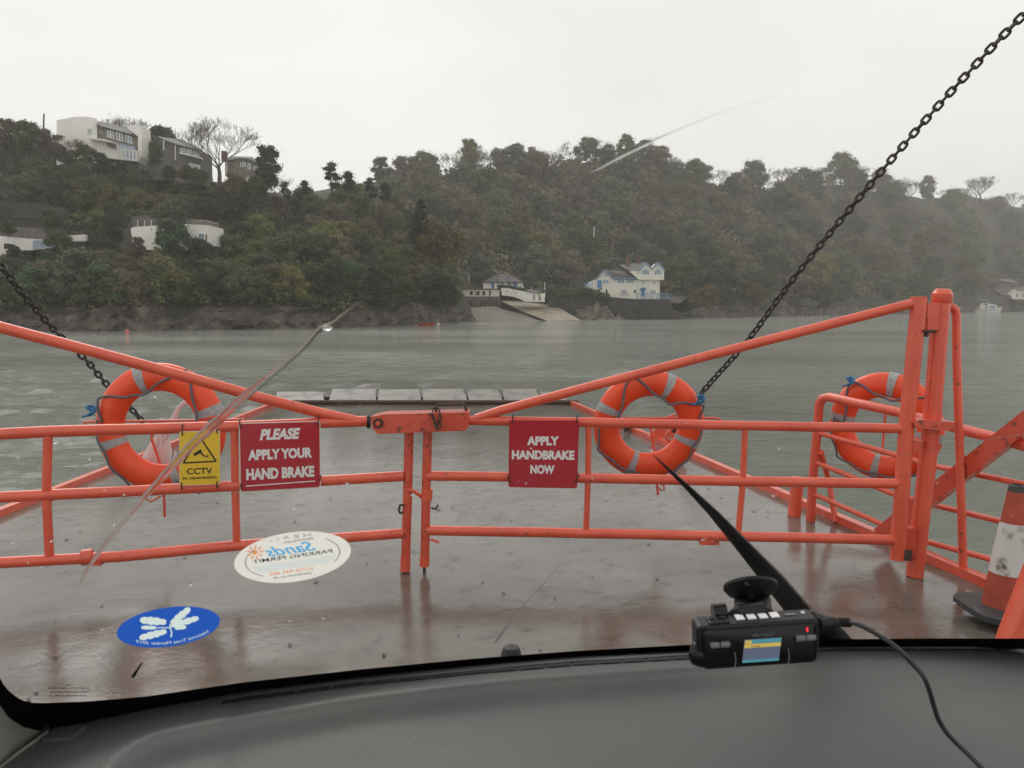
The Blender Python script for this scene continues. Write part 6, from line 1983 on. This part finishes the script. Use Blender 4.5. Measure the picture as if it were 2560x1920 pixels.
part('status_light', MB().add([D(.0415 + a, -.0078, .0045 + b_) for a, b_ in vv], ff), 'led_red', body)
dbox('socket_block', -.0425, -.0235, -.001, .014, .0100, .0135, 'cam_black', body, .0015, 3)
for x0 in (-.0375, -.0290):
    part('jack', MB().lathe([(.0020, .0006), (.0032, .0008), (.0034, 0)], D(x0, .006, .0137), 14, Zt), 'cam_gloss', body)
for k in range(4):
    part('grille', MB().prism([D(-.052 + k * .0022, -.005, .008), D(-.0512 + k * .0022, -.005, .008), D(-.0512 + k * .0022, -.005, .0115), D(-.052 + k * .0022, -.005, .0115)], -Y_ * .0006), 'cam_gloss', body)
cup_c = G(1872, 1446, .012)
nrm_in = NG
cup = MB().lathe([(.0262, .0), (.0266, .003), (.023, .008), (.015, .012), (.010, .014), (.001, .015)], G(1874, 1452, .004), 32, NG)
part('suction_cup', cup, 'cam_black', dc, True)
part('lever', MB().tube([G(1868, 1428, .012), G(1876, 1424, .016)], [.006, .004], 8, flat=.5), 'cam_gloss', dc, True)
top_ = G(1874, 1462, .020)
for sx in (-.014, .013):
    part('mount_arm', MB().tube([top_ + X_ * sx * .8 + Vector((0, 0, .004)), (top_ + D(sx, .014, .014)) / 2 + X_ * sx * .25, D(sx * 1.05, .016, .010)], [.0075, .0065, .0072], 12, flat=.8), 'cam_black', dc, True)
part('mount_head', MB().tube([top_ - X_ * .016, top_ + X_ * .016], .0085, 14), 'cam_black', dc, True)
part('mount_knob', MB().tube([D(-.034, .020, .0130), D(-.022, .020, .0130)], .008, 14).tube([D(-.012, .020, .0125), D(.012, .020, .0125)], .0075, 12), 'cam_gloss', dc, True)
# supply cable
cb = thing('power_cable', P(2120, 1553, .70), 'black power cable trailing from the dash camera over the dashboard', 'cable')
cb_pts = [(2052, 1560, .70), (2085, 1556, .70), (2118, 1556, .70), (2150, 1563, .69), (2200, 1590, .68), (2245, 1622, .67), (2285, 1663, .665), (2308, 1690, .66), (2322, 1722, .66), (2334, 1762, .665), (2346, 1798, .67), (2368, 1833, .672), (2402, 1868, .67), (2440, 1905, .66), (2480, 1950, .65), (2560, 2060, .62)]
cr = [P(*q) for q in cb_pts]
dense = []
for i in range(len(cr) - 1):
    p0 = cr[max(i - 1, 0)]; p1 = cr[i]; p2 = cr[i + 1]; p3 = cr[min(i + 2, len(cr) - 1)]
    for k in range(6):
        t = k / 6
        dense.append(0.5 * ((2 * p1) + (p2 - p0) * t + (2 * p0 - 5 * p1 + 4 * p2 - p3) * t * t + (3 * p1 - p0 - 3 * p2 + p3) * t ** 3))
part('wire', MB().tube(dense[10:], .0021, 10), 'cable', cb, True)
part('plug', MB().tube([cr[0], cr[1], P(2096, 1556, .70)], [.0052, .0052, .004], 12), 'cam_black', cb, True)
for k in range(5):
    c = P(2100 + k * 5.5, 1555.6 + k * .3, .70)
    part('strain_rib', MB().tube([c, c + X_ * .0009], .0042, 10), 'cam_black', cb, True)
